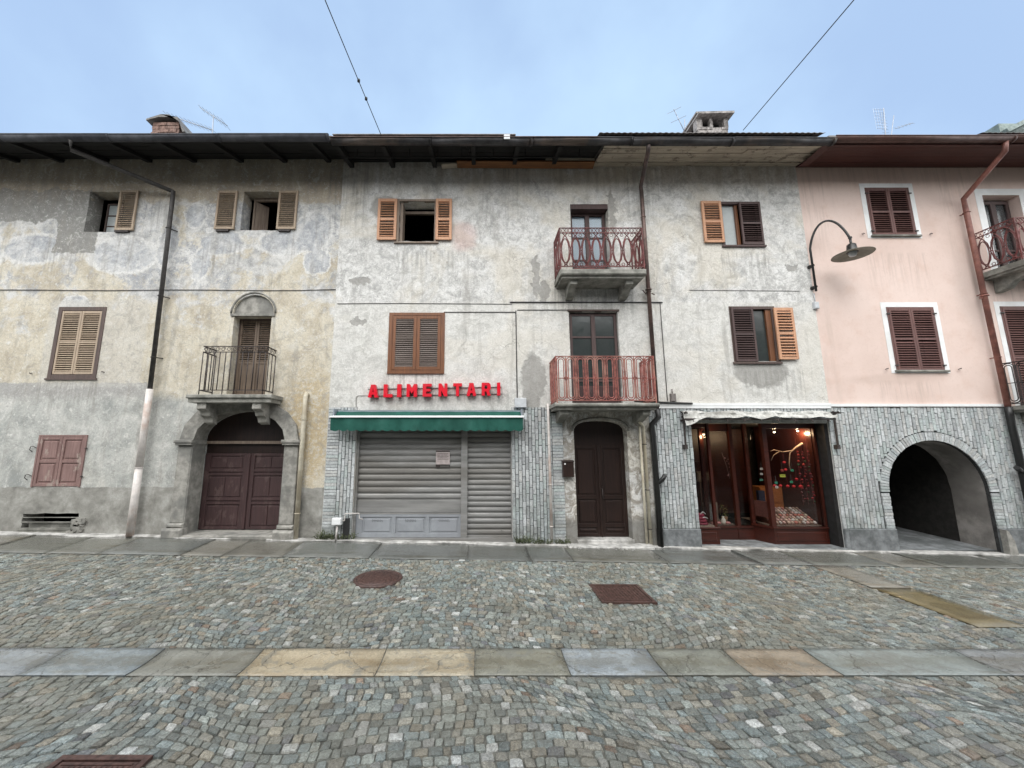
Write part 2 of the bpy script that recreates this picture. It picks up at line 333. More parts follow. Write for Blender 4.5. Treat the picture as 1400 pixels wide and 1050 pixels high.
def mat_slab(name='wet_stone_slabs',r0=.05,r1=.24,wear=False):
    t=T(name); a=t.n('ShaderNodeVertexColor',layer_name='Col').outputs[0]
    n=t.noise(55,5,.7); n2=t.noise(2.6,8,.62,.5); n3=t.noise(1,6,.6,.3,src=t.vec(1.3,9,9))
    col=t.mix(1.0,a,grade(t,[(.3,(.66,.66,.66)),(.7,(1.25,1.25,1.25))],n),'MULTIPLY')
    col=t.mix(t.sm(n2,.45,.65,0,.5),col,t.mix(1.0,a,(.5,.5,.5),'MULTIPLY'))
    col=t.mix(t.sm(n3,.5,.66,0,.45),col,t.mix(1.0,a,(.55,.47,.36),'MULTIPLY'))
    X,Z=t.xz(.03,8); yv=t.n('ShaderNodeSeparateXYZ',{0:t.n('ShaderNodeVectorMath',{0:t.pos,1:t.n('ShaderNodeVectorMath',{0:t.n('ShaderNodeTexNoise',{'Vector':t.pos,'Scale':3.0,'Detail':6.0}).outputs[1],3:.16},operation='SCALE').outputs[0]},operation='ADD').outputs[0]}).outputs[1]
    if wear:
        wr=t.ma('MULTIPLY',t.sm(t.ma('ABSOLUTE',t.ma('ADD',yv,3.98-.08)),.12,.02),t.sm(n2,.3,.6,.3,1)); col=t.mix(t.ma('MULTIPLY',wr,.5),col,t.mix(1.0,a,(.52,.46,.36),'MULTIPLY'))
        n5=t.noise(4.3,9,.72,1.0,off=5); col=t.mix(t.sm(n5,.52,.58,0,.6),col,(.17,.17,.15)); col=t.mix(t.sm(n5,.43,.38,0,.35),col,(.33,.33,.30))
        vo=t.n('ShaderNodeTexVoronoi',{'Vector':t.n('ShaderNodeVectorMath',{0:t.pos,1:t.n('ShaderNodeVectorMath',{0:t.n('ShaderNodeTexNoise',{'Vector':t.pos,'Scale':3.0,'Detail':6.0}).outputs[1],3:.5},operation='SCALE').outputs[0]},operation='ADD').outputs[0],'Scale':1.1},feature='DISTANCE_TO_EDGE').outputs[0]
        col=t.mix(t.sm(vo,0,.008,.8,0),col,(.05,.047,.04))
    return t.done(col,t.sm(n2,.35,.62,r1,r0),t.bump(t.ma('ADD',n,n2),.5,.010))
def mat_vcol(name,rough=.6,var=.25):
    t=T(name); a=t.n('ShaderNodeVertexColor',layer_name='Col').outputs[0]; n=t.noise(30,5,.6)
    return t.done(t.mix(1.0,a,grade(t,[(.3,(1-var,)*3),(.7,(1+var,)*3)],n),'MULTIPLY'),rough,t.bump(n,.2,.005))
def mat_glass(name,tint=(.75,.8,.8),rough=.03,k=1.3):
    t=T(name); fr=t.n('ShaderNodeFresnel',{'IOR':1.5,'Normal':t.bump(t.noise(1.3,2,.5),.06,.02)}).outputs[0]
    f=t.ma('ADD',t.ma('MULTIPLY',fr,k),.0,clamp=True)
    tr=t.n('ShaderNodeBsdfTransparent',{0:tint}); gl=t.n('ShaderNodeBsdfGlossy',{'Roughness':rough,'Normal':t.bump(t.noise(1.3,2,.5),.06,.02)})
    m=t.n('ShaderNodeMixShader',{0:f,1:tr.outputs[0],2:gl.outputs[0]}); t.t.links.new(m.outputs[0],t.out.inputs[0]); return t.m
def mat_emit(name,c,s):
    t=T(name); e=t.n('ShaderNodeEmission',{0:c,1:s}); t.t.links.new(e.outputs[0],t.out.inputs[0]); return t.m

BE=mat_beige(); GR=mat_grey(); PK=mat_pink(); TILE=mat_tile(); SETT=mat_sett(); SLAB=mat_slab(); VC=mat_vcol('painted_goods')
MORTAR=mat_simple('dark_mortar',(.03,.03,.03),.9,var=.5,scale=12)
DIRT=mat_simple('sett_joint_sand',(.12,.118,.10),.45,var=.5,scale=20)
CEM=mat_simple('pale_cement',(.42,.41,.39),.8,var=.4,scale=9,dirt=(.16,.155,.14),bump=.4)
STONE=mat_simple('portal_stone',(.27,.26,.235),.85,var=.35,scale=7,dirt=(.14,.14,.13),bump=.5)
PLINTH=mat_simple('plinth_stone',(.17,.18,.185),.7,var=.45,scale=6,dirt=(.07,.078,.078),bump=.35)
SLABM=mat_simple('balcony_slab_stone',(.24,.235,.21),.85,var=.4,scale=6,dirt=(.10,.10,.085),bump=.5)
IRON=mat_simple('dark_iron',(.035,.026,.024),.6,var=.4,scale=30)
RUSTRED=mat_simple('faded_red_iron',(.25,.082,.066),.7,var=.45,scale=14,dirt=(.33,.17,.13))
RUSTRED2=mat_simple('dull_red_iron',(.13,.032,.03),.6,var=.35,scale=14,dirt=(.07,.025,.022))
RUST=mat_simple('rusted_cast_iron',(.075,.040,.033),.5,var=.5,scale=25,bump=.4)
W_BEI=mat_wood('faded_beige_louvres',(.42,.325,.235),(.31,.24,.175))
W_GRB=mat_wood('grey_brown_wood',(.27,.215,.165),(.16,.115,.09))
W_DKB=mat_wood('dark_brown_frame_wood',(.10,.065,.055),(.055,.036,.03))
W_ORA=mat_wood('orange_pine_louvres',(.56,.315,.19),(.46,.235,.135),.6)
W_RUS=mat_wood('rust_brown_varnish',(.20,.075,.025),(.11,.04,.016),.5)
W_SLG=mat_wood('weathered_grey_slats',(.26,.215,.19),(.14,.11,.095),vert=False)
W_MAR=mat_wood('faded_maroon_panels',(.25,.155,.14),(.17,.10,.09),.8,peel=(.30,.24,.21))
W_DMA=mat_wood('dark_mauve_louvres',(.085,.05,.047),(.05,.03,.028))
W_PNK=mat_wood('brown_red_louvres',(.15,.07,.06),(.10,.045,.04))
W_POR=mat_wood('old_oxblood_door_wood',(.058,.026,.026),(.032,.015,.015),.7,peel=(.075,.045,.042))
W_DOR=mat_wood('very_dark_door_wood',(.030,.014,.010),(.012,.006,.005),.4)
W_SHP=mat_wood('red_brown_shop_wood',(.06,.013,.008),(.03,.008,.005),.3,vert=False)
W_BAL=mat_wood('dried_balcony_door_wood',(.19,.14,.10),(.10,.07,.05),peel=(.07,.045,.035))
W_EAV=mat_wood('black_eaves_wood',(.007,.0065,.006),(.0035,.0035,.0035),.8,vert=False)
W_PAL=mat_wood('pale_eaves_planks',(.52,.45,.36),(.33,.28,.22),.8,peel=(.17,.14,.11),vert=False)
W_ORB=mat_wood('orange_eaves_board',(.24,.10,.032),(.13,.055,.02),.7,vert=False)
W_RED=mat_wood('red_brown_soffit',(.085,.022,.015),(.05,.013,.010),.6,vert=False)
GUT_L=mat_simple('slate_grey_gutter',(.05,.052,.062),.55,.3,var=.3,scale=5)
GUT_M=mat_simple('dark_metal_gutter',(.045,.043,.045),.4,.5,var=.4,scale=5,dirt=(.10,.075,.06))
GUT_P=mat_simple('copper_brown_gutter',(.085,.045,.038),.45,.3,var=.3,scale=5)
PIPE_D=mat_simple('dark_grey_pipe',(.050,.046,.044),.5,.2,var=.35,scale=9)
PIPE_B=mat_simple('brown_metal_pipe',(.11,.07,.06),.45,.4,var=.4,scale=8,dirt=(.05,.04,.038))
PIPE_R=mat_simple('red_brown_pipe',(.22,.09,.07),.5,.1,var=.3,scale=8,dirt=(.12,.05,.04))
PIPE_W=mat_simple('off_white_pipe',(.60,.56,.53),.5,var=.18,scale=6,dirt=(.42,.30,.24))
PIPE_C=mat_simple('cream_pipe',(.52,.48,.38),.5,var=.2,scale=6,dirt=(.33,.28,.2))
WIRE=mat_simple('black_cable',(.02,.02,.02),.6,var=.2)
SHEETM=mat_simple('grey_roof_sheets',(.17,.165,.16),.7,var=.3,scale=4,dirt=(.08,.075,.07))
GALV=mat_simple('galvanised_shutter',(.235,.232,.225),.6,.15,var=.25,scale=3,dirt=(.155,.145,.13),stretch=(.3,1,2.5))
PANELM=mat_simple('blue_grey_metal_panel',(.27,.285,.305),.55,.05,var=.14,scale=4,dirt=(.26,.27,.29))
BRICK=mat_simple('chimney_brick',(.17,.105,.085),.9,var=.5,scale=14,dirt=(.15,.12,.11),bump=.6)
CHST=mat_simple('chimney_stone',(.27,.25,.24),.9,var=.55,scale=12,dirt=(.10,.09,.085),bump=.8)
PAINTW=mat_simple('white_paint',(.74,.75,.75),.75,var=.06,scale=5,dirt=(.62,.62,.61))
PLASTIC=mat_simple('pale_grey_plastic',(.50,.52,.54),.5,var=.1,scale=10)
ALUM=mat_simple('aluminium_rods',(.32,.35,.40),.5,.5,var=.1)
GREEN=mat_simple('green_awning_cloth',(.003,.074,.054),.8,var=.25,scale=3,dirt=(.002,.055,.04),bump=.2)
WCLOTH=mat_simple('white_awning_cloth',(.46,.455,.43),.8,var=.3,scale=14,dirt=(.22,.21,.19),bump=.6)
WTRIM=mat_simple('white_enamel_bar',(.82,.84,.84),.35,var=.05)
REDL=mat_simple('red_sign_plastic',(.62,.006,.022),.35,var=.12,scale=6)
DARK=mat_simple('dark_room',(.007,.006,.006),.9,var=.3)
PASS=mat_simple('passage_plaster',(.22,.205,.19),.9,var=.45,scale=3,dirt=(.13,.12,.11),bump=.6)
CURT=mat_simple('pale_curtain',(.62,.66,.70),.9,var=.1,scale=12,stretch=(5,1,.4))
LAMPG=mat_simple('grey_green_enamel',(.16,.155,.12),.5,var=.15)
LAMPB=mat_simple('black_lamp_body',(.012,.012,.012),.4,var=.3)
LEAF=mat_simple('dry_weed_leaves',(.085,.10,.05),.7,var=.6,scale=30)
PAPER=mat_simple('faded_paper',(.42,.36,.35),.8,var=.15,scale=18)
GLASS=mat_glass('window_glass'); GLASSD=mat_glass('dim_window_glass',(.28,.33,.33)); GLASSW=mat_glass('washed_pane_glass',(.8,.85,.88),.15)
PALEG=mat_simple('dusty_pane',(.34,.37,.37),.25,var=.12,scale=3)
DIMG=mat_simple('dark_dusty_pane',(.035,.042,.041),.15,var=.3,scale=2.5)
SHOPG=mat_glass('shop_glass',(.9,.9,.9),.01,.35)

# ---------------------------------------------------------------- component makers (they fill M builders)
def jrect(x0,x1,z0,z1,j=.008,n=5):
    P=[]
    def ed(a,b):
        for i in range(n):
            k=i/n; o=j if i else j*.5
            P.append((a[0]+(b[0]-a[0])*k+rnd.uniform(-o,o),a[1]+(b[1]-a[1])*k+rnd.uniform(-o,o)))
    ed((x0,z0),(x1,z0)); ed((x1,z0),(x1,z1)); ed((x1,z1),(x0,z1)); ed((x0,z1),(x0,z0)); return P
def arch(cx,hw,z0,zs,rise,n=20,j=0.0,p=2.0):
    P=[(cx-hw,z0),(cx+hw,z0)]
    for i in range(n+1):
        a=PI*i/n; c=math.cos(a); s_=math.sin(a)
        P.append((cx+hw*math.copysign(abs(c)**(2/p),c)+rnd.uniform(-j,j),zs+rise*abs(s_)**(2/p)+rnd.uniform(-j,j)))
    return P
def louvre(x0,x1,z0,z1,y,th=.035,rail=.055,stile=.045,pitch=.045,mids=(.5,),panel=0.0,frame=None,slats=None):
    f=frame or M(); s_=slats or f; ya,yb=y-th,y
    f.box(x0,x0+stile,ya,yb,z0,z1,bev=.004); f.box(x1-stile,x1,ya,yb,z0,z1,bev=.004)
    zz=[z0+rail]+[z0+(z1-z0)*m for m in mids]+[z1-rail]
    f.box(x0+stile,x1-stile,ya+.003,yb-.003,z0,z0+rail); f.box(x0+stile,x1-stile,ya+.003,yb-.003,z1-rail,z1)
    for m in mids:
        zc=z0+(z1-z0)*m; f.box(x0+stile,x1-stile,ya+.003,yb-.003,zc-rail*.45,zc+rail*.45)
    lo=z0+rail
    if panel:
        zp=z0+(z1-z0)*panel; f.box(x0+stile,x1-stile,ya+.015,yb-.008,lo,zp); f.box(x0+stile,x1-stile,ya+.004,yb-.004,zp,zp+rail); lo=zp+rail
    n=max(2,int((z1-rail-lo)/pitch)); p=(z1-rail-lo)/n
    for i in range(n):
        zc=lo+p*(i+.5)
        if any(abs(zc-(z0+(z1-z0)*m))<rail*.45+p*.2 for m in mids): continue
        t_=R(rnd.uniform(40,47)); hx=(x1-x0)/2-stile+.004
        s_.obox(((x0+x1)/2,(ya+yb)/2,zc),(hx,0,0),(0,math.cos(t_)*p*.62,math.sin(t_)*p*.62),(0,-math.sin(t_)*.0035,math.cos(t_)*.0035))
    return f
def louvre_side(x,y0,y1,z0,z1): # shutter seen edge on, standing out from the wall
    m=M(); m.box(x-.018,x+.018,y0,y1,z0,z1); return m
def casement(x0,x1,z0,z1,y,fw=.05,cols=2,rows=2,th=.05,muntin=.025):
    f=M(); g=M()
    f.box(x0,x0+fw,y,y+th,z0,z1); f.box(x1-fw,x1,y,y+th,z0,z1); f.box(x0+fw,x1-fw,y+.002,y+th,z0,z0+fw); f.box(x0+fw,x1-fw,y+.002,y+th,z1-fw,z1)
    w=(x1-x0-2*fw)/cols
    for i in range(1,cols):
        xc=x0+fw+w*i; f.box(xc-fw*.8,xc+fw*.8,y-.008,y+th-.002,z0+fw,z1-fw)
    for c in range(cols):
        a=x0+fw+w*c+(fw*.8 if c else 0); b=x0+fw+w*(c+1)-(fw*.8 if c<cols-1 else 0)
        for r in range(1,rows):
            zc=z0+fw+(z1-z0-2*fw)*r/rows; f.box(a,b,y+.006,y+th-.006,zc-muntin/2,zc+muntin/2)
        g.box(a-.004,b+.004,y+.022,y+.027,z0+fw-.004,z1-fw+.004)
    return f,g
def panel_door(x0,x1,z0,z1,y,rows,rail=.09,stile=.10,split=0):
    m=M(); m.box(x0,x1,y+.02,y+.06,z0,z1)
    m.box(x0,x0+stile,y,y+.02,z0,z1,bev=.004); m.box(x1-stile,x1,y,y+.02,z0,z1,bev=.004)
    H=z1-z0; zs=[0]+rows+[1]
    for r in zs:
        zc=z0+H*r; a=max(z0,zc-rail/2) if r>0 else z0; b=min(z1,zc+rail/2) if r<1 else z1
        if r==0: b=z0+rail
        if r==1: a=z1-rail
        m.box(x0+stile,x1-stile,y+.001,y+.02,a,b,bev=.003)
    for i in range(len(zs)-1):
        a=z0+H*zs[i]+(rail if i==0 else rail/2)+.03; b=z0+H*zs[i+1]-(rail if i==len(zs)-2 else rail/2)-.03
        if b-a<.05: continue
        xs=[x0+stile+.03,x1-stile-.03]
        if split:
            xc=(xs[0]+xs[1])/2; m.box(xs[0],xc-.004,y+.008,y+.02,a,b,bev=.01); m.box(xc+.004,xs[1],y+.008,y+.02,a,b,bev=.01)
        else: m.box(xs[0],xs[1],y+.006,y+.02,a,b,bev=.012)
    return m
def hook(m,x,z,s=1):
    m.tube([(x,0,z),(x,-.05,z),(x+.03*s,-.06,z+.005),(x+.07*s,-.055,z-.015)],.007,5); m.tube([(x-.03*s,-.03,z+.02),(x,-.05,z)],.006,5)
def gutter(m,x0,x1,y,z,r=.085,step=1.9,lip=True):
    n=10; pts=[]
    N=max(2,int((x1-x0)/step))
    for i in range(N):
        a=x0+(x1-x0)*i/N; b=x0+(x1-x0)*(i+1)/N; dz0=rnd.uniform(-.008,.008)
        prof=[(r*math.cos(PI+PI*k/n),r*math.sin(PI+PI*k/n)) for k in range(n+1)]
        base=len(m.v)
        for x in (a,b+.02):
            for (py,pz) in prof: m.v.append((x,y+py,z+pz+dz0))
            for (py,pz) in reversed(prof): m.v.append((x,y+py*.93,z+pz*.93+dz0))
        L=2*(n+1)
        for k in range(L):
            l=(k+1)%L; m.face((base+k,base+L+k,base+L+l,base+l),None,True)
        m.face([base+k for k in range(L)]); m.face([base+L+k for k in reversed(range(L))])
        if lip: m.tube([(a,y-r,z+dz0),(b,y-r,z+dz0)],.012,6)
        m.tube([(b-.03,y+r*1.03*math.cos(PI+PI*k/8),z+dz0+r*1.06*math.sin(PI+PI*k/8)) for k in range(9)],.009,5)
def clips(m,x,zs,r,y=-.09,d=None):
    for z in zs:
        m.tube([(x+(r+.006)*math.cos(a),y+(r+.006)*math.sin(a),z) for a in [2*PI*k/12 for k in range(12)]],.008,4,True)
        m.bar((x,y+r,z),(x,.01,z),.018)

# =================================================================================================== HOUSES
XL,XA,XB,XR=-14.0,-3.13,7.30,14.5
WT=8.36     # wall top, hidden above the soffit
def rect(u0,u1,v0,v1,Y=0):
    vm=(v0+v1)/2; return fx(u0,vm,Y),fx(u1,vm,Y),fz(v1,Y),fz(v0,Y)
def shell(m,x0,x1,left,right):        # rest of the house body so that it is a closed, dark inside
    z0=-.6
    if left: m.add([(x0,0,z0),(x0,4.9,z0),(x0,4.9,9.45),(x0,0,WT)],[(0,1,2,3)])
    if right: m.add([(x1,0,z0),(x1,4.9,z0),(x1,4.9,9.45),(x1,0,WT)],[(0,3,2,1)])
    m.add([(x0,4.9,z0),(x1,4.9,z0),(x1,4.9,9.5),(x0,4.9,9.5)],[(1,0,3,2)])
def floorbox(m,x0,x1):
    m.add([(x0,.3,2.62),(x1,.3,2.62),(x1,6,2.62),(x0,6,2.62)],[(0,1,2,3)])
def roof(m,x0,x1,ye=-.95,ze=8.13,ty=5.0,slope=.23,th=.05,wave=False):
    zt=ze+(ty-ye)*slope
    if wave:
        n=int((x1-x0)/.02); base=len(m.v)
        for i in range(n+1):
            x=x0+(x1-x0)*i/n; dz=.007*math.sin(2*PI*i*.02/.12)
            for yy,zz in ((ye,ze),(ty,zt)):
                m.v.append((x,yy,zz+dz)); m.v.append((x,yy,zz+dz+.006))
        for i in range(n):
            a=base+i*4; b=a+4
            m.face((a,b,b+2,a+2)); m.face((a+1,a+3,b+3,b+1)); m.face((a,a+1,b+1,b))
    else:
        m.add([(x0,ye,ze),(x1,ye,ze),(x1,ty,zt),(x0,ty,zt),(x0,ye,ze+th),(x1,ye,ze+th),(x1,ty,zt+th),(x0,ty,zt+th)],
              [(0,3,2,1),(4,5,6,7),(0,1,5,4),(1,2,6,5),(2,3,7,6),(3,0,4,7)])
    if ty>3: m.add([(x0,ty,zt),(x1,ty,zt),(x1,ty+6,zt-1.8),(x0,ty+6,zt-1.8),(x0,ty,zt+th),(x1,ty,zt+th),(x1,ty+6,zt-1.8+th),(x0,ty+6,zt-1.8+th)],
              [(0,3,2,1),(4,5,6,7),(0,1,5,4),(1,2,6,5),(2,3,7,6),(3,0,4,7)])
def soffit(m,x0,x1,y0,z0,y1,z1,n,j=.006,gap=.006,split=3.0,skip=0.0):  # boards running along the eaves
    for i in range(n):
        a=i/n; b=(i+1)/n; ya=y0+(y1-y0)*a+gap; yb=y0+(y1-y0)*b; za=z0+(z1-z0)*a; zb=z0+(z1-z0)*b
        x=x0
        while x<x1-.01:
            e=min(x1,x+rnd.uniform(.6,1)*split); dz=rnd.uniform(-j,j); dz2=rnd.uniform(-j,j)
            if rnd.random()>=skip:
                vs=[(x,ya,za+dz),(e-.004,ya,za+dz2),(e-.004,yb,zb+dz2),(x,yb,zb+dz)]; vs+=[(p[0],p[1],p[2]+.02) for p in vs]
                m.add(vs,[(0,3,2,1),(4,5,6,7),(0,1,5,4),(1,2,6,5),(2,3,7,6),(3,0,4,7)])
            x=e
def rafters(m,x0,x1,step,ye,ze,y1,z1,w=.09,h=.13):
    x=x0
    while x<x1:
        xx=x+rnd.uniform(-.05,.05)
        m.obox((xx,(ye+y1)/2,(ze+z1)/2-h/2),(w/2,0,0),(0,(y1-ye)/2,(z1-ze)/2),(0,0,h/2)); x+=step

# ------------------------------------------------------------------------------------ left, beige house
H1=thing('beige_house','three-storey beige house with peeling render, arched portal and small balcony, left of the green awning','house',(-8.5,0,0))
w1=rect(119,168,262,317); w2=rect(331,384,262,315); w3=rect(75,137,421,516); w4=rect(50,114,596,665)
vt=(fx(29,716),fx(106,716),.17,.53); bd=(fx(315,485),fx(367,485),2.93,fz(432))
pl,pr=fx(259,665),fx(387,665); pcx,phw=(pl+pr)/2,(pr-pl)/2; pzs=fz(602); prise=fz(561)-pzs
lun=arch((bd[0]+bd[1])/2,(bd[1]-bd[0])/2+.04,bd[3]+.03,fz(428),fz(403)-fz(428),12)
m=M()
holes=[jrect(*w1),jrect(*w2),jrect(*w3,j=.004),jrect(*w4,j=.003),jrect(*vt,j=.012),jrect(*bd,j=.004),lun,arch(pcx,phw,-.6,pzs,prise,20)]
# floor edge of the portal must stay inside the outline
holes[-1]=[(x,max(z,-.55)) for x,z in holes[-1]]
m.sheet([(XL,-.6),(XA,-.6),(XA,8.44),(XL,8.44)],holes,0,[.32,.32,.10,.08,.4,.24,.07,.42]); shell(m,XL,XA,True,True)
wall=m.build('wall',BE,H1)
M().prism(lun,.05,.09).build('lunette_niche',STONE,H1)
m=M(); m.tube([(pcx*0+((bd[0]+bd[1])/2)+((bd[1]-bd[0])/2+.075)*math.cos(a),-.005,fz(428)+(fz(400)-fz(428))*math.sin(a)) for a in [PI*k/16 for k in range(17)]],.022,6)
m.box(bd[0]-.07,bd[1]+.07,-.03,.05,bd[3]-.005,bd[3]+.045); m.build('niche_moulding',STONE,H1)
# closed black rooms behind openings
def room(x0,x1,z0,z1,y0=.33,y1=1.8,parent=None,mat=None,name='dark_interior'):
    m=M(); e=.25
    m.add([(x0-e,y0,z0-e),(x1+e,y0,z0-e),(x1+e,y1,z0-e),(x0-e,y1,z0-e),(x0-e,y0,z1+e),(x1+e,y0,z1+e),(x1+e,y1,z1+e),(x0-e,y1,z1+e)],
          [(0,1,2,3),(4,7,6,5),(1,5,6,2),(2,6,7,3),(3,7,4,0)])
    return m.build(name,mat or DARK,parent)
# window 1: recessed barred sash and one open shutter
f,g=casement(w1[0]+.16,w1[1]+.02,w1[2]+.0,w1[3]-.12,.27,.035,2,3); W=f.build('window',W_DKB,H1); g.build('pane',PALEG,W)
s=rect(163,188,262,316); louvre(s[0],s[1],s[2],s[3],-.02,pitch=.048,mids=()).build('shutter',W_BEI,W)
M().box(s[0],s[1]-.1,-.05,-.002,s[2]-.04,s[2]-.01).build('hinge',IRON,W)
room(*w1,.335,.9,H1)
# window 2
m=M(); a,b,c,d=w2
m.box(a+.1,a+.14,.24,.30,c,d); m.box(b-.05,b,.24,.30,c,d); m.box(a+.14,b-.05,.242,.30,d-.07,d)
W=m.build('window',W_GRB,H1); room(a,b,c,d,parent=H1)
m=M(); m.obox((a+.22,.38,(c+d)/2-.02),(.10,.10,0),(-.015,.015,0),(0,0,(d-c)/2-.06)); m.build('inner_casement',W_GRB,W)
for s in ((297,324),(381,407)):
    s=rect(s[0],s[1],262.5,314.5); louvre(s[0],s[1],s[2],s[3],-.02,pitch=.048,mids=()).build('shutter',W_BEI,W)
    M().box(s[0]+.05,s[1]-.12,-.05,-.002,s[2]-.05,s[2]-.012).build('hinge',IRON,W)
# window 3: closed pair
a,b,c,d=w3; m=M(); m.box(a-.03,a+.05,-.012,.06,c-.02,d+.02); m.box(b-.05,b+.03,-.012,.06,c-.02,d+.02); m.box(a+.05,b-.05,-.01,.06,d-.06,d+.02); m.box(a+.05,b-.05,-.01,.06,c-.02,c+.06)
W=m.build('window',W_DKB,H1); xm=(a+b)/2
louvre(a+.055,xm-.003,c+.07,d-.07,.03,pitch=.046).build('shutter',W_BEI,W); louvre(xm+.003,b-.055,c+.07,d-.07,.03,pitch=.046).build('shutter',W_BEI,W)
M().box(a-.06,b+.06,-.03,.0,c-.055,c-.022).build('sill',W_DKB,W)
# window 4: closed panelled pair
a,b,c,d=w4; xm=(a+b)/2; m=M(); m.box(a-.02,a+.015,-.02,.05,c-.01,d+.02); m.box(b-.015,b+.02,-.02,.05,c-.01,d+.02); m.box(a+.015,b-.015,-.018,.05,d-.015,d+.02)
W=m.build('window',W_MAR,H1)
for p,q in ((a+.017,xm-.003),(xm+.003,b-.017)): panel_door(p,q,c,d-.017,-.015,[.5],.06,.055).build('panelled_shutter',W_MAR,W)
for z in (c+.2,d-.25):
    M().tube([(a-.03,-.01,z),(a-.08,-.04,z+.04),(a-.13,-.04,z+.03),(a-.15,-.03,z-.03),(a-.1,-.02,z-.07)],.007,5).build('hinge',IRON,W)
    M().tube([(b+.01,-.02,z),(b+.06,-.03,z)],.012,5).build('hinge',IRON,W)
for u_,v_ in ((44,511),(142,509)):
    m=M(); hook(m,fx(u_,v_),fz(v_),1); m.build('shutter_hook',IRON,H1)
# cellar vent
a,b,c,d=vt; room(a,b,c,d,.41,1.2,H1); m=M()
m.box(a,b,-.02,.02,c-.03,c+.05); m.box(a-.05,b-.1,-.03,.01,c+.05,c+.09); m.box(a,b,-.005,.02,c+.19,c+.205); m.box(a,b,-.005,.02,c+.28,c+.292); m.box(b-.12,b-.07,-.02,.03,c-.04,c+.22)
m.box(a+.1,b-.1,.05,.07,c+.05,c+.19)
V=m.build('cellar_vent',SLABM,H1)
m=M()
for i in range(14):
    x=b+rnd.uniform(-.12,.14); z=c+rnd.uniform(-.03,.42); k=rnd.uniform(.03,.07)
    m.obox((x,-.02+rnd.uniform(-.02,.02),z),(k,0,rnd.uniform(-.3,.3)*k),(0,.02,0),(rnd.uniform(-.3,.3)*k,0,k*.5))
m.build('broken_masonry',STONE,V)
# balcony door in the niche
a,b,c,d=bd; xm=(a+b)/2
m=M(); m.box(a,a+.03,.2,.25,c,d); m.box(b-.03,b,.2,.25,c,d); m.box(a+.03,b-.03,.2,.25,d-.04,d); W=m.build('balcony_door',W_DKB,H1)
for p,q in ((a+.032,xm-.002),(xm+.002,b-.032)): louvre(p,q,c,d-.042,.235,pitch=.046,mids=(),panel=.42,stile=.045).build('door_leaf',W_BAL,W)
# balcony
B=thing_root=H1
XS0,XS1=-5.80,-4.10; m=M(); m.box(XS0,XS1,-.46,-.002,2.80,2.875,bev=.015); m.box(XS0+.03,XS1-.03,-.42,-.002,2.72,2.80); BAL=m.build('balcony',SLABM,H1)
for x in (-5.52,-4.42):
    m=M(); P=[(-.38,2.72),(-.38,2.60),(-.34,2.57),(-.28,2.56),(-.24,2.47),(-.16,2.43),(-.12,2.34),(0,2.30),(0,2.72)]
    n=len(P); m.add([(x-.09,y,z) for y,z in P]+[(x+.09,y,z) for y,z in P],[tuple(range(n)),tuple(range(2*n-1,n-1,-1))]+[(i,n+i,n+(i+1)%n,(i+1)%n) for i in range(n)]); m.build('corbel',STONE,BAL)
m=M(); x0,x1,yf,zb,zt=-5.60,-4.33,-.38,2.97,3.87
def railpath(x0,x1,yf,z): return [(x0,0,z),(x0,yf,z),(x1,yf,z),(x1,0,z)]
def segs(P):
    for i in range(len(P)-1): yield Vector(P[i]),Vector(P[i+1])
def railings(m,x0,x1,yf,zs,w=.016,h=.01):
    for z in zs:
        for a,b in segs(railpath(x0,x1,yf,z)): m.bar(a,b,h if abs(a.y-b.y)<1e-6 else w,w,)
railings(m,x0,x1,yf,(zb,zt,zt-.12),.022,.014)
for a,b in segs(railpath(x0,x1,yf,0)):
    L=(b-a).length; n=max(2,round(L/.115))
    for i in range(n+1):
        if i==n and abs(b.y)>1e-6 : continue
        p=a.lerp(b,i/n); m.tube([(p.x,p.y,zb-.09 if i%4==0 else zb),(p.x,p.y,zt-.12)],.010,6)
        if i<n:
            q=a.lerp(b,(i+.5)/n); d=(b-a).normalized()
            m.tube([(q.x+d.x*.05*math.cos(t)*(1-.05*k),q.y+d.y*.05*math.cos(t)*(1-.05*k),zt-.06+.048*math.sin(t)*(1-.05*k)) for k,t in enumerate([2*PI*j/9 for j in range(12)])],.006,4)
m.build('railing',IRON,BAL)
# portal
def ring(cx,hw,rise,zs,t,n=18,y0=-.09,y1=0.0,m=None,t2=None):
    m=m or M()
    for i in range(n):
        a=PI*i/n; b=PI*(i+1)/n-.004
        m.prism([(cx+hw*math.cos(a),zs+rise*math.sin(a)),(cx+(hw+t)*math.cos(a),zs+(rise+(t2 or t))*math.sin(a)),(cx+(hw+t)*math.cos(b),zs+(rise+(t2 or t))*math.sin(b)),(cx+hw*math.cos(b),zs+rise*math.sin(b))],y0,y1)
    return m
m=ring(pcx,phw-.014,prise-.012,pzs+.01,.284,9,-.06,.30)
for sx in (-1,1):
    e=pcx+sx*phw; o=e+sx*.28; xa,xb=min(e,o),max(e,o)
    g0=gz(e,0)
    m.box(xa,xb,-.06,-.001,g0+.25,pzs-.10,bev=.012); ia,ib=sorted((e,e-sx*.014)); m.box(ia,ib,-.045,.32,g0-.1,pzs+.01); ic,id_=sorted((e,e-sx*.035)); m.box(ic,id_,-.10,.32,pzs-.08,pzs-.005); m.box(xa-.03,xb+.03,-.12,-.001,pzs-.10,pzs-.055,bev=.01); m.box(xa-.05,xb+.05,-.14,-.001,pzs-.055,pzs+.01,bev=.012)
    m.box(xa-.08,xb+.06,-.17,-.001,g0-.1,g0+.16,bev=.04); m.box(xa-.03,xb+.03,-.11,-.001,g0+.16,g0+.25,bev=.03)
PO=m.build('portal_surround',STONE,H1)
zf=gz(pcx,0)+.03
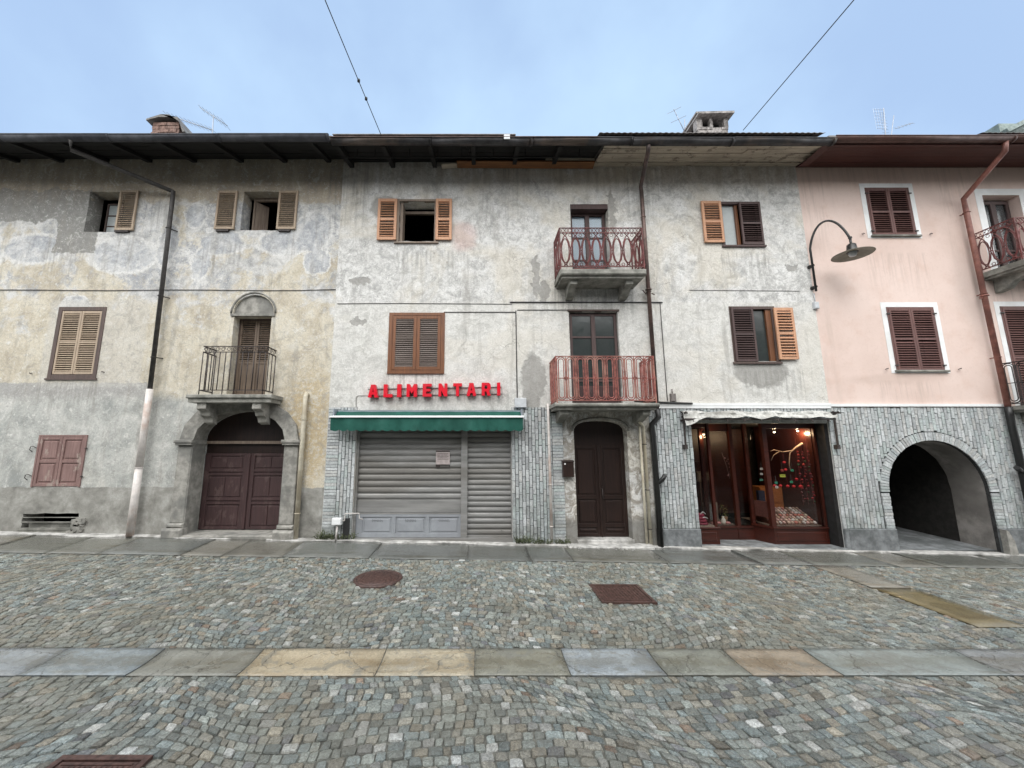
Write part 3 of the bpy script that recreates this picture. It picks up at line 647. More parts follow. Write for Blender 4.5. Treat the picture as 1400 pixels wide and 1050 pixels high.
m=M(); m.box(pl,pr,.32,.42,pzs-.07,pzs-.01); D=m.build('portal_door',W_GRB,H1); m=M()
M().prism(arch(pcx,phw+.02,pzs-.01,pzs,prise+.02,16),.36,.41).build('lunette_board',W_DOR,D)
for p,q in ((pl,pcx-.004),(pcx+.004,pr)):
    lf=panel_door(p+.01,q-.0,zf+.03,fz(620,.36),.36,[.34,.39,.72,.77],.05,.11,1).build('door_leaf',W_POR,D)
M().box(pl,pr,.395,.42,zf+.3,pzs-.07).build('upper_board',W_DOR,D)
m=M(); m.box(pcx-.035,pcx+.035,.335,.359,zf+.03,fz(620,.36),bev=.008); m.build('meeting_rail',W_POR,D)
m=M(); m.box(pl-.05,pr+.05,-.14,.45,zf-.15,zf+.02,bev=.02); m.build('threshold',STONE,H1)
# eaves of house 1
m=M(); roof(m,XL,-3.02,ye=-1.02,ze=8.08,slope=.36); RF=m.build('roof',SHEETM,H1)
m=M(); m.box(XL,-3.02,-1.05,-1.02,7.96,8.09)
rafters(m,XL+.3,-3.1,1.02,-1.0,8.06,.05,8.43,.10,.08); soffit(m,XL,-3.05,-1.0,8.06,.02,8.43,6)
m.build('eaves',W_EAV,H1)
m=M(); gutter(m,XL,-3.02,-1.10,8.03,.085); m.build('gutter',GUT_L,H1)
# chimney 1
cx0=fx(208,172,.5); cx1=fx(246,172,.5); m=M()
for k in range(14):
    z=8.54+k*.095; o=.012*(k%2)
    x=cx0+o
    while x<cx1-.02:
        e=min(cx1,x+rnd.uniform(.16,.24)); q=rnd.uniform(-.012,.008); m.box(x,e-.012,.5+q,.6,z,z+.083); x=e
m.box(cx0+.02,cx1-.02,.53,1.1,8.3,9.88); CH=m.build('chimney',BRICK,RF)
m=M()
P=[(cx0-.1,9.89),(cx0+.25,10.02),(cx0+.45,10.01),(cx1+.02,9.82),(cx1+.2,9.54),(cx1+.15,9.52),(cx1-.02,9.94),(cx0+.4,9.94),(cx0+.2,9.94),(cx0-.1,9.85)]
m.prism(P,.42,1.15); m.build('chimney_cap',SHEETM,CH)
# rainwater pipe of house 1
m=M(); q=.045
pts=[(fx(100,195,-1.05),-1.10,7.97),(fx(104,203,-.9),-.98,7.84)]
e1=(fx(237,262,-.12),-.12,fz(262,-.12)); e2=(fx(205,532,-.12),-.12,fz(532,-.12)); e3=(fx(177,735,-.12),-.12,gz(-7.1,-.1))
m.tube([pts[0],pts[1],tuple(Vector(pts[1]).lerp(Vector(e1),.97)),e1,tuple(Vector(e1).lerp(Vector(e2),.02)),e2],q,10)
for k in (.2,.55,.85):
    p=Vector(e1).lerp(Vector(e2),k); m.bar(p,(p.x+.1,0,p.z),.02); m.tube([(p.x+.055*math.cos(a),p.y+.055*math.sin(a),p.z) for a in [2*PI*j/10 for j in range(10)]],.009,4,True)
DP=m.build('drainpipe',PIPE_D,H1)
m=M(); mid=Vector(e2).lerp(Vector(e3),.55); m.tube([e2,mid],.062,12); m.tube([mid,e3],.066,12); m.tube([(mid+Vector((.071*math.cos(a),.071*math.sin(a),0))) for a in [2*PI*j/12 for j in range(12)]],.008,4,True)
m.build('lower_pipe_section',PIPE_W,DP)
m=M(); a=(fx(418,540,-.08),-.08,fz(540,-.08)); b=(fx(404,738,-.08),-.08,gz(-3.6,0)); m.tube([(a[0],0,a[2]-.0),(a[0],-.05,a[2]+.03),(a[0],-.08,a[2]-.04),b],.048,10)
for z in (2.4,.55): m.tube([(a[0]+.055*math.cos(t),-.08+.055*math.sin(t),z) for t in [2*PI*j/10 for j in range(10)]],.008,4,True)
m.build('vent_pipe',PIPE_C,H1)
m=M(); pts=[(XL,-.012,fz(397))]+[(x,-.012,fz(397)+.008*math.sin(x*1.7)) for x in [-13+i*.7 for i in range(14)]]+[(XA,-.012,fz(396))]; m.tube(pts,.0075,4); m.build('wall_cable',WIRE,H1)

# ------------------------------------------------------------------------------------ middle, whitish house
H2=thing('grey_house','tall whitish house with blotchy render between the beige and the pink house, two shops below','house',(2.1,0,0))
w5=rect(546,594,276,330); w6=rect(533,606,429,508); d1=(fx(781,325),fx(833,325),5.42,fz(279)); d2=(fx(780,490),fx(848,490),2.70,fz(426))
w7=rect(986,1040,278,335); w8=rect(1001,1061,421,494)
s1=(fx(484,665),fx(700,665),-.55,fz(583)); s2=(4.38,7.22,-.55,fz(575)); dr=(fx(787,660),fx(861,660)); dcx=(dr[0]+dr[1])/2; dhw=(dr[1]-dr[0])/2
m=M(); holes=[jrect(*w5),jrect(*w6,j=.003),jrect(*d1,j=.006),jrect(*d2,j=.004),jrect(*w7,j=.004),jrect(*w8,j=.004),jrect(*s1,j=.002),jrect(*s2,j=.002),arch(dcx,dhw,-.55,fz(590),fz(575)-fz(590),16,p=2.4)]
m.sheet([(XA,-.6),(XB,-.6),(XB,WT),(XA,WT)],holes,-.004,[.30,.10,.26,.12,.10,.10,.16,.02,.26]); shell(m,XA,XB,True,True)
m.build('wall',GR,H2)
room(-2.9,1.4,5.6,7.8,.32,2,H2)
# window 5
a,b,c,d=w5; m=M(); m.box(a-.05,a,-.03,.04,c-.03,d+.05); m.box(b,b+.05,-.03,.04,c-.03,d+.05); m.box(a,b,-.028,.04,d,d+.05); m.box(a-.1,b+.1,-.05,.04,c-.06,c-.03); m.box(a,b,.24,.3,d-.14,d-.08)
m.box(a+.01,a+.07,.02,.28,c,d)
W=m.build('window',W_GRB,H2)
for s in ((517,543),(596,618)):
    s=rect(s[0],s[1],274,329.5); louvre(s[0],s[1],s[2],s[3],-.035,pitch=.06,stile=.06,rail=.07).build('shutter',W_ORA,W)
# window 6
a,b,c,d=w6; xm=(a+b)/2; m=M(); m.box(a-.03,a+.05,-.02,.06,c-.03,d+.02); m.box(b-.05,b+.03,-.02,.06,c-.03,d+.02); m.box(a+.05,b-.05,-.018,.06,d-.04,d+.02); m.box(a-.03,b+.03,-.04,.06,c-.05,c-.03); m.box(a+.05,b-.05,-.01,.06,c-.03,c+.03)
W=m.build('window',W_RUS,H2)
for p,q in ((a+.053,xm-.002),(xm+.002,b-.053)):
    f=M(); sl=M(); louvre(p,q,c+.035,d-.045,.02,pitch=.042,stile=.07,rail=.07,mids=(),frame=f,slats=sl); so=f.build('shutter',W_RUS,W); sl.build('slats',W_SLG,W)
# upper balcony door
a,b,c,d=d1; room(a-.2,b+.2,c,d,.33,1.6,H2)
f,g=casement(a+.02,b-.02,c,d-.12,.18,.06,2,3,.06,.03); m=f; m.box(a-.01,b+.01,.0,.20,d-.12,d-.005); W=m.build('balcony_door',W_DMA,H2); g.build('pane',GLASSW,W); M().box(a,b,.235,.24,c+.5,d-.15).build('curtain',CURT,W)
M().box(a+.08,b-.08,.17,.18,c,c+.42).build('kick_panel',RUSTRED2,W)
# lower balcony door
a,b,c,d=d2; f,g=casement(a+.02,b-.02,c,d-.02,.06,.055,2,4,.05,.04); W=f.build('balcony_door',W_DMA,H2); g.build('pane',DIMG,W)
M().box(a+.07,b-.07,.05,.062,c+.05,c+.42,bev=.01).build('kick_panel',W_POR,W)
M().box(a-.03,b+.03,-.03,.05,d,d+.04).build('lintel',W_DKB,W)
# window 7
a,b,c,d=w7; m=M(); m.box(a-.02,a+.04,-.02,.07,c-.02,d+.03); m.box(b-.04,b+.02,-.02,.07,c-.02,d+.03); m.box(a+.04,b-.04,-.018,.07,d-.03,d+.03); m.box(a-.04,b+.04,-.05,.07,c-.06,c-.02)
W=m.build('window',W_DMA,H2); xg=fx(1011,305)
M().box(a+.04,xg-.05,.055,.06,c-.02,d-.03).build('pane',PALEG,W); M().box(xg-.07,xg,.02,.08,c-.02,d-.03).build('inner_casement',W_RUS,W)
louvre(xg+.0,b+.0,c-.01,d-.0,-.022,pitch=.05,mids=(.5,)).build('shutter',W_DMA,W)
s=rect(959,986,277,333); louvre(s[0],s[1],s[2],s[3],-.035,pitch=.055,stile=.055,rail=.065).build('shutter',W_ORA,W)
# window 8
a,b,c,d=w8; m=M(); m.box(a-.02,a+.04,-.02,.07,c-.02,d+.03); m.box(b-.06,b+.02,-.02,.07,c-.02,d+.03); m.box(a+.04,b-.06,-.018,.07,d-.03,d+.03); m.box(a-.05,b+.03,-.05,.07,c-.06,c-.02)
W=m.build('window',W_DKB,H2); xg=fx(1031,458)
louvre(a+.0,xg,c-.01,d-.0,-.022,pitch=.05,mids=(.5,)).build('shutter',W_DMA,W)
M().box(xg,b-.16,.055,.06,c-.02,d-.03).build('pane',DIMG,W); M().box(b-.17,b-.06,.01,.08,c-.02,d-.03).build('inner_casement',W_RUS,W)
s=rect(1059,1085,422,492); louvre(s[0],s[1],s[2],s[3],-.035,pitch=.06,stile=.055,rail=.065).build('shutter',W_ORA,W)
# balconies
def slabcorb(x0,x1,y,zt,zb,cor,parent,cd=.5,ch=.28):
    m=M(); m.box(x0-.02,x1+.02,y-.05,-.006,zb,zt,bev=.02); m.box(x0+.02,x1-.02,y+.02,-.006,zb-.05,zb); b_=m.build('balcony',SLABM,parent)
    for x in cor:
        m=M(); P=[(-cd,zb-.05),(-cd,zb-.14),(-cd*.75,zb-.17),(-cd*.62,zb-.2),(-cd*.4,zb-.05-ch),(-.006,zb-.08-ch),(-.006,zb-.05)]
        n=len(P); m.add([(x-.075,y_,z) for y_,z in P]+[(x+.075,y_,z) for y_,z in P],[tuple(range(n)),tuple(range(2*n-1,n-1,-1))]+[(i,n+i,n+(i+1)%n,(i+1)%n) for i in range(n)]); m.build('corbel',SLABM,b_)
    return b_
def rail_ovals(x0,x1,yf,zb,zt,mat,parent,pitch=.213,lim=None):
    m=M(); railings(m,x0,x1,yf,(zb,zt,zt-.11),.02,.014); H=zt-.11-zb
    for c in (x0,x1): m.bar((c,yf,zb-.08),(c,yf,zt),.022); m.bar((c,-.01,zb),(c,-.01,zt),.02)
    for a,b in segs(railpath(x0,x1,yf,0)):
        L=(b-a).length; n=max(2,round(L/pitch)); d=(b-a).normalized(); p=L/n
        for i in range(n):
            c=a+d*p*(i+.5)
            def P(dx,z): return (c.x+d.x*dx,c.y+d.y*dx,z)
            zc=zb+H*.47
            m.tube([P(p*.36*math.cos(t),zc+H*.36*math.sin(t)) for t in [2*PI*j/18 for j in range(18)]],.012,4,True)
            # crossing scrolls above and below, and the knots between ovals
            for sg,z0_,z1_ in ((1,zc+H*.2,zt-.11),(-1,zc-H*.2,zb)):
                for q in (-1,1): m.tube([P(q*p*.5,zc+sg*H*.02),P(q*p*.36,zc+sg*H*.26),P(q*p*.1,(z0_+2*z1_)/3),P(-q*p*.25,z1_)],.0105,4)
                m.tube([P(q*1.0,z) for q,z in [(p*.5+.03*math.cos(t),z1_-sg*.05+.03*math.sin(t)) for t in [2*PI*j/8 for j in range(8)]]],.006,4,True)
            m.tube([P(p*.5-.012,zc),P(p*.5+.012,zc)],.016,6)
            for k in range(3): # lattice band under the top rail
                u0=-p/2+p*k/3; m.tube([P(u0,zt-.11),P(u0+p/3,zt)],.006,4); m.tube([P(u0,zt),P(u0+p/3,zt-.11)],.006,4)
            for k in range(4): m.tube([P(-p/2+p*(k+.5)/4,zb),P(-p/2+p*(k+.5)/4,zb+.07)],.006,4)
    return m.build('railing',mat,parent)
def rail_loops(x0,x1,yf,zb,zt,mat,parent,pitch=.19):
    m=M(); railings(m,x0,x1,yf,(zb,zt),.02,.014); zc=(zb+zt)/2; 
    for c in (x0,x1): m.bar((c,yf,zb-.05),(c,yf,zt),.022)
    for a,b in segs(railpath(x0,x1,yf,0)):
        L=(b-a).length; n=max(2,round(L/pitch)); d=(b-a).normalized(); p=L/n
        for i in range(n):
            c=a+d*p*(i+.5)
            def P(dx,z): return (c.x+d.x*dx,c.y+d.y*dx,z)
            for w_,o in ((.44,.012),(.27,.05)):
                r=p*w_; zu=zt-o-r; zl=zb+o+r
                top=[P(r*math.cos(t),zu+r*math.sin(t)) for t in [PI*j/8 for j in range(9)]]
                bot=[P(r*math.cos(t),zl+r*math.sin(t)) for t in [PI+PI*j/8 for j in range(9)]]
                m.tube(top+bot,.0105,4,True)
            m.tube([P(p*.5+.027*math.cos(t),zc+.03*math.sin(t)) for t in [2*PI*j/10 for j in range(10)]],.011,4,True)
            m.tube([P(-p*.5+.03,zc),P(p*.5-.03,zc)],.0075,4)
            m.tube([P(p*.5,zt),P(p*.5,zt-.14)],[.008,.012],4); m.tube([P(p*.5,zb),P(p*.5,zb+.14)],[.008,.012],4)
    return m.build('railing',mat,parent)
b_=slabcorb(1.67,3.38,-.6,5.42,5.30,(1.95,3.1),H2,.5,.24); rail_ovals(1.67,3.38,-.6,5.49,6.34,RUSTRED2,b_)
b_=slabcorb(1.46,3.43,-.65,2.68,2.61,(1.66,3.25),H2,.55,.2); rail_loops(1.50,3.40,-.65,2.73,3.60,RUSTRED,b_)
# house door
zf=gz(dcx,0)+.10
m=M(); m.box(dr[0],dr[1],.20,.25,fz(608),fz(608)+.05); D=m.build('front_door',W_DOR,H2); m=M()
M().prism(arch(dcx,dhw+.01,fz(608)+.05,fz(590),fz(574)-fz(590),14,p=2.4),.215,.235).build('transom_pane',W_DOR,D)
for p,q in ((dr[0],dcx-.004),(dcx+.004,dr[1])): panel_door(p,q,zf,fz(608),.2,[.12,.42],.07,.075).build('door_leaf',W_DOR,D)
m=M(); m.box(dcx-.02,dcx+.02,.17,.2,zf,fz(608),bev=.006); m.build('meeting_rail',W_DOR,D)
m=M(); m.tube([(dcx+.035,.2,zf+.95),(dcx+.035,.15,zf+.95),(dcx+.035,.15,zf+.75)],.01,6); m.lathe((dcx+.035,.19,zf+1.0),[(0,-.03),(.02,-.03),(.025,0)],10,(0,-1,0)); m.build('door_handle',IRON,D)
m=M(); m.tube([(dcx+(dhw+.03)*math.copysign(abs(math.cos(a))**(2/2.4),math.cos(a)),-.01,fz(590)+.01+(fz(574)-fz(590)+.02)*abs(math.sin(a))**(2/2.4)) for a in [PI*k/20 for k in range(21)]],.024,6); m.build('arch_moulding',STONE,D)
m=M(); m.box(dr[0]-.02,dr[1]+.02,-.05,.3,zf-.2,zf,bev=.012); m.box(dr[0]-.25,dr[1]+.3,-.30,-.03,gz(dcx,0)-.2,gz(dcx,0)+.035,bev=.02); m.build('doorstep',CEM,H2)
# stacked stone tiles
def tilecol():
    k=rnd.uniform(.86,1.08); c=rnd.choice([(.43,.455,.455),(.47,.49,.49),(.40,.435,.44),(.45,.455,.445),(.42,.465,.455),(.50,.52,.525),(.37,.385,.39)])
    return sc(c,k)
def clad(m,x0,x1,z0f,z1,block,tw=.069,tl=.245,y=-.005,th=.022):
    n=max(1,round((x1-x0)/tw)); w=(x1-x0)/n
    for i in range(n):
        a=x0+i*w; b=a+w; z=z0f((a+b)/2)-(tl*.5*(i%2)+rnd.uniform(0,tl*.22))
        while z<z1:
            zz=z+tl*rnd.uniform(.96,1.04); lo=max(z,z0f((a+b)/2)); hi=min(zz,z1)
            for (c0,c1) in block((a+b)/2):
                if lo<c1 and hi>c0:
                    if lo<c0 and c0-lo>hi-c1: hi=c0
                    elif hi>c1: lo=c1
                    else: hi=lo
            if hi-lo>.03:
                d=th+rnd.uniform(-.008,.008); m.box(a+.0055,b-.0055,y-d,y,lo+.0045,hi-.0045,tilecol(),bev=.004)
            z=zz
def hclad(m,x0,x1,z0,z1,y=-.005,th=.024,h=.062):
    z=z0
    while z<z1-.02:
        m.box(x0+.003,x1-.003,y-th-rnd.uniform(-.006,.008),y,z+.003,min(z+h,z1)-.003,tilecol(),bev=.004); z+=h
CT=fz(557); gnd=lambda x: gz(x,0)-.02
none=lambda x: []
m=M(); xa,xb=XA+.01,s1[0]
hclad(m,xa,fx(461,660),gz(-3,0)+.02,CT); clad(m,fx(461,660),xb,gnd,CT,none); m.build('stone_cladding',TILE,H2); m=M()

xc=fx(756,650); xd=fx(771,650); clad(m,s1[1],xc,gnd,CT,none); hclad(m,xc,xd,gz(1.6,0),CT-.12); m.build('stone_cladding',TILE,H2); m=M()
x3=fx(892,650); clad(m,x3,s2[0],lambda x:.245,CT,lambda x:[]); clad(m,s2[0],s2[1],lambda x:.245,CT,lambda x:[(-9,s2[3]+.02)])
clad(m,s2[1],XB,lambda x:.245,CT,none)
TL=m.build('stone_cladding',TILE,H2)
for q in ((XA+.01,s1[0]-.004),(s1[1]+.004,xd)): M().box(q[0],q[1],-.008,-.0045,-.5,CT).build('tile_mortar',MORTAR,H2)
m=M(); m.box(x3,s2[0]-.004,-.008,-.0045,-.5,CT); m.box(s2[1]+.004,XB,-.008,-.0045,-.5,CT); m.box(s2[0],s2[1],-.008,-.0045,s2[3]+.004,CT)
m.build('tile_mortar',MORTAR,H2)
M().box(x3+.05,s2[0],-.06,-.001,-.5,.245,bev=.01).build('plinth',PLINTH,H2); M().box(s2[1],XB-.002,-.06,-.001,-.5,.245,bev=.01).build('plinth',PLINTH,H2)
# roller shutters
def roller(x0,x1,z0,z1,y,p=.115):
    m=M(); n=int((z1-z0)/p); p=(z1-z0)/n; prof=[]
    for i in range(n):
        b=z0+i*p
        prof+=[(y,b+.002),(y-.004,b+p*.10),(y-.020,b+p*.22),(y-.028,b+p*.45),(y-.024,b+p*.72),(y-.012,b+p*.88),(y+.004,b+p*.965)]
    prof.append((y,z1)); vs=[]
    for yy,zz in prof: vs+= [(x0,yy,zz),(x1,yy,zz)]
    m.add(vs,[(2*i,2*i+1,2*i+3,2*i+2) for i in range(len(prof)-1)]); return m
a,b=s1[0],s1[1]; xm0,xm1=fx(630,665),fx(639,665); g1=gz(a,0); zp=fz(704)
m=M(); m.box(xm0,xm1,.03,.14,gz(0,0)+.0,s1[3],bev=.006); m.box(a,a+.05,.04,.15,g1,s1[3]); m.box(b-.02,b,.04,.15,gz(b,0),s1[3]); m.box(a+.05,xm0,.05,.15,s1[3]-.1,s1[3]); m.box(a,b,-.02,.2,g1-.2,g1+.015)
RS=m.build('roller_shutter',GALV,H2)
roller(a+.05,xm0,zp+.28,s1[3]-.1,.12).build('shutter_slats',GALV,RS); roller(xm1,b-.02,gz(.5,0)+.12,s1[3]-.0,.12,.105).build('shutter_slats',GALV,RS)
m=M(); m.box(a+.05,xm0,.085,.13,zp+.03,zp+.28,bev=.006); m.box(a+.03,xm0,.07,.12,zp+.0,zp+.028); m.build('bottom_rail',GALV,RS)
m=M(); m.box(xm1,b-.02,.085,.13,gz(.5,0)+.0,gz(.5,0)+.12,bev=.006); m.tube([(.45,.085,.2),(.45,.06,.2)],.012,8); m.build('bottom_rail',GALV,RS)
m=M(); zb_=g1+.02; m.box(a+.05,xm0,.09,.13,zb_,zp); W_=(xm0-a-.05-.09)/3
m.box(a+.05,a+.14,.075,.09,zb_,zp)
for i in range(3):
    x=a+.14+i*W_; m.box(x,x+.035,.072,.09,zb_,zp); m.box(x+W_-.035,x+W_-.001,.072,.09,zb_,zp); m.box(x+.035,x+W_-.035,.072,.09,zp-.05,zp); m.box(x+.035,x+W_-.035,.072,.09,zb_,zb_+.07); m.box(x+.075,x+W_-.075,.078,.09,zb_+.11,zp-.09,bev=.008)
m.build('base_panel',PANELM,RS)
for i in range(3):
    x=a+.14+i*W_+W_/2; m=M()
    for k in range(7):
        for r_ in range(2): m.obox((x-.1+k*.032+r_*.01,.077,zp-.11-r_*.025),(.006,0,.011),(0,.002,0),(.003,0,-.002))
    m.build('vent_slots',WIRE,RS)
room(a-.1,b+.1,0,2.2,.17,.5,H2)
# shopfront 2
a,b,c,d=s2; g2=gz(5.8,0); yA=.22
m=M()
m.box(a-.0,b+.0,.021,2.2,d-.04,d+.10)                         # ceiling
m.box(a-.06,a,.021,2.3,-.3,d); m.box(b,b+.06,.021,2.3,-.3,d); m.box(a,b,2.2,2.26,-.3,d) ; m.box(a,b,.67,2.2,g2-.25,g2+.18)
m.box(b-.07,b,.022,.24,g2,d-.04)                              # black pier
SF=m.build('shopfront',DARK,H2)
m=M(); m.box(a,b-.07,.021,.6,g2-.2,g2+.02); m.box(a,b,-.06,.02,g2-.2,g2+.01); m.build('threshold',PLINTH,SF)
x1,x2,x3_,x4=4.90,5.86,6.02,7.13; zs=g2+.32
fr=M(); pn=M(); bs=M()
# left bay
bs.box(a,x1,yA,.6,g2+.02,zs); bs.box(a+.06,x1-.06,yA-.012,yA,g2+.08,zs-.06,bev=.01); bs.box(a-.0,x1+.02,yA-.03,.6,zs,zs+.035,bev=.008)
fr.box(a,a+.05,yA,yA+.05,zs+.035,d-.04); fr.box(x1-.07,x1-.02,yA,yA+.07,zs+.035,d-.04); fr.box(a+.05,x1-.11,yA,yA+.05,d-.14,d-.04); fr.box(x1-.05,x1-.0,.55,.62,zs+.035,d-.04)
pn.box(a+.05,x1-.11,yA+.02,yA+.026,zs+.035,d-.14); pn.box(x1-.05,x1-.044,yA+.07,.55,zs+.035,d-.04)
# recessed middle
bs.box(x1,x2+.02,.6,.66,g2+.02,zs-.06); bs.box(x1,x2+.02,.575,.66,zs-.06,zs-.02)
fr.box(x1+.0,x1+.06,.6,.66,zs-.02,d-.04); fr.box(5.53,5.60,.59,.67,g2+.02,d-.04); fr.box(x2-.0,x2+.07,.59,.67,zs,d-.04); fr.box(x1+.06,5.50,.6,.66,d-.2,d-.04)
pn.box(x1+.06,5.50,.63,.636,zs-.02,d-.2); pn.box(5.62,x2,.63,.636,zs,d-.04)
# right bay with splayed side
bs.prism([(0,0)],0,0) if 0 else None
def vprism(m,P,z0,z1):
    n=len(P); A=sum(P[i][0]*P[(i+1)%n][1]-P[(i+1)%n][0]*P[i][1] for i in range(n)); P=P if A>0 else P[::-1]
    m.add([(x,y,z0) for x,y in P]+[(x,y,z1) for x,y in P],[tuple(range(n-1,-1,-1)),tuple(range(n,2*n))]+[(i,(i+1)%n,n+(i+1)%n,n+i) for i in range(n)])
vprism(bs,[(x2,.6),(x3_,yA),(x4,yA),(x4,.6)],g2+.02,zs); vprism(bs,[(x2-.03,.6),(x3_-.02,yA-.03),(x4,yA-.03),(x4,.6)],zs,zs+.035)
bs.box(x3_+.05,x4-.05,yA-.012,yA,g2+.08,zs-.06,bev=.01)
fr.box(x3_-.02,x3_+.07,yA,yA+.09,zs+.035,d-.04); fr.box(x4-.04,x4,yA,yA+.05,zs+.035,d-.04); fr.box(x3_+.07,x4-.04,yA,yA+.05,d-.16,d-.04)
pn.box(x3_+.07,x4-.04,yA+.02,yA+.026,zs+.035,d-.16); vprism(pn,[(x2+.05,.59),(x3_+.0,yA+.09),(x3_+.008,yA+.092),(x2+.058,.592)],zs+.035,d-.04)
fr.build('window_frame',W_SHP,SF); pn.build('shop_pane',SHOPG,SF); bs.build('base_panel',W_SHP,SF)
m=M(); m.box(7.09,7.128,.3,2.0,zs+.03,d-.05); m.box(4.4,4.45,.6,2.1,.3,d-.3); m.box(5.0,6.9,2.0,2.05,.2,d-.1); m.box(5.05,5.5,1.2,1.24,.2,1.5); m.build('wood_lining',W_SHP,SF)
for q in ((a+.01,x1-.06,.24,.62,zs+.035,zs+.06),(x1+.0,5.52,.68,1.3,zs-.02,zs+.0),(x3_,7.08,.31,1.2,zs+.035,zs+.05)): M().box(*q).build('display_floor',W_GRB,SF)
# eaves, gutter, roof of house 2
m=M(); roof(m,-3.02,7.2,ye=-.95,ze=8.10,slope=.29); RF=m.build('roof',SHEETM,H2)
m=M(); roof(m,2.45,7.05,ye=-1.06,ze=8.16,ty=1.5,slope=.33,wave=True); roof(m,-3.0,.75,ye=-1.03,ze=8.15,ty=1.2,slope=.32,th=.015); m.build('roof_sheet',mat_simple('pale_corrugated_sheets',(.24,.22,.215),.75,var=.3,scale=4,dirt=(.13,.11,.10)),RF)
m=M(); rafters(m,-2.9,2.6,.92,-.95,8.07,.05,8.34); soffit(m,-3.02,2.6,-.93,8.08,.02,8.35,6); m.box(-3.02,2.55,-.97,-.94,7.96,8.09)
m.box(-3.0,2.4,-.62,-.60,7.96,7.98)
for i in range(9):
    x=-2.8+i*.62+rnd.uniform(-.2,.2); m.bar((x,-.6,8.18),(x,-.6,7.97),.012)
m.build('eaves',W_EAV,H2)
m=M(); vs=[(-.25,-.05,8.20),(2.5,-.05,8.17),(2.5,-.28,8.20),(.0,-.28,8.23)]; m.obox((1.05,-.15,8.17),(1.55,0,-.01),(0,.09,-.015),(.0,.004,.02)); m.build('eaves_board',W_ORB,H2)
m=M(); m.obox((-.5,-.10,8.19),(.35,0,.02),(0,.07,0),(0,0,.015)); m.build('broken_plank',W_PAL,H2); m=M(); m.obox((2.05,-.20,8.235),(.55,0,.0),(0,.04,0),(0,0,.02)); m.build('broken_plank',W_PAL,H2)
m=M(); soffit(m,2.62,7.28,-.95,8.00,-.01,8.235,5,j=.012,gap=.012,split=3.2); m.build('plank_soffit',W_PAL,H2)
m=M(); gutter(m,-3.0,7.2,-1.02,8.01,.09); m.build('gutter',GUT_M,H2)
m=M(); m.box(-3.0,2.4,-1.135,-1.115,8.01,8.018); m.build('gutter_flashing',PIPE_B,H2)
m=M(); m.box(.50,.62,-1.13,-1.112,7.96,8.06); m.build('gutter_patch',PLASTIC,H2)
# chimney 2
cx0=fx(953,172,.5); cx1=fx(996,172,.5); m=M()
for k in range(15):
    z=8.50+k*.082; x=cx0+.02
    while x<cx1-.02:
        e=min(cx1-.01,x+rnd.uniform(.1,.26)); m.box(x,e-.01,.5+rnd.uniform(-.02,.012),.62,z,z+.07); x=e
    y=.5
    while y<1.2:
        m.box(cx0+rnd.uniform(-.015,.015),cx0+.1,y,y+.17,z,z+.07); y+=.18
m.box(cx0+.04,cx1-.04,.54,1.2,8.3,9.72)
m.box(cx0,cx0+.14,.5,.66,9.72,9.98); m.box(cx0+.33,cx0+.40,.5,.6,9.72,9.98); m.box(cx1-.10,cx1,.5,.62,9.72,9.98); m.box(cx0,cx0+.12,1.05,1.2,9.72,9.98); m.box(cx1-.12,cx1,1.05,1.2,9.72,9.98)
CH=m.build('chimney',CHST,RF)
m=M(); m.obox(((cx0+cx1)/2+.03,.85,10.01),((cx1-cx0)/2+.05,0,.012),(0,.5,0),(0,0,.028)); m.obox(((cx0+cx1)/2-.02,.84,10.065),((cx1-cx0)/2+.02,0,-.006),(0,.42,0),(0,0,.022)); m.build('chimney_cap',CHST,CH)
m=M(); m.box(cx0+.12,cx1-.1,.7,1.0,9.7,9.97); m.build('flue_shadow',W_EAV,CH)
# pipes of house 2
m=M(); e=[(fx(886,195,-1.0),-1.02,7.97),(fx(886,202,-.97),-.98,7.84),(fx(876,255,-.10),-.10,fz(255,-.10)),(fx(877,262,-.10),-.10,fz(262,-.10)),(fx(893,553,-.10),-.10,fz(553,-.10))]
e[4]=(e[3][0],-.10,2.62)
m.tube(e,.043,10)
clips(m,e[3][0],(6.9,5.15,3.6),.043,-.10); m.tube([(e[3][0]+.052*math.cos(a),-.10+.052*math.sin(a),5.2) for a in [2*PI*j/10 for j in range(10)]],.016,5,True)
m.tube([(e[3][0]+.06,-.1,5.12),(e[3][0]+.12,-.12,5.08)],.012,5); m.tube([(e[3][0]-.06,-.1,5.1),(e[3][0]-.12,-.08,5.2)],.012,5)
DP=m.build('drainpipe',PIPE_B,H2); px=e[3][0]
m=M(); xbk=fx(897,650,-.09); m.tube([(px,-.10,2.62),(px+.02,-.10,2.45),(xbk-.02,-.09,2.3),(xbk,-.09,2.1),(xbk,-.09,gz(3.5,0))],.055,10)
m.tube([(xbk,-.09,1.12),(xbk+.10,-.13,1.2),(xbk+.15,-.16,1.3)],.045,10); m.build('black_lower_pipe',LAMPB,DP)
m=M(); xg=fx(884,650,-.08); m.tube([(xg-.12,-.3,2.5),(xg-.09,-.12,2.35),(xg,-.08,2.25),(xg+.0,-.08,gz(3.2,0))],.032,10); m.tube([(xg-.075,-.07,2.3),(xg-.075,-.07,gz(3.2,0))],.026,8); m.build('gas_pipe',PIPE_C,H2)
for_z=(1.9,1.0,.25)
for z_ in for_z: m=M(); clips(m,xg,(z_,),.034,-.08); m.build('pipe_clip',IRON,H2)
m=M(); xg=fx(752,650,-.06); m.tube([(xg,-.0,fz(553)),(xg,-.06,fz(556)),(xg,-.06,gz(1.4,0))],.028,8); clips(m,xg,(1.9,1.1,.3),.028,-.06); m.build('vent_pipe',PIPE_W,H2)
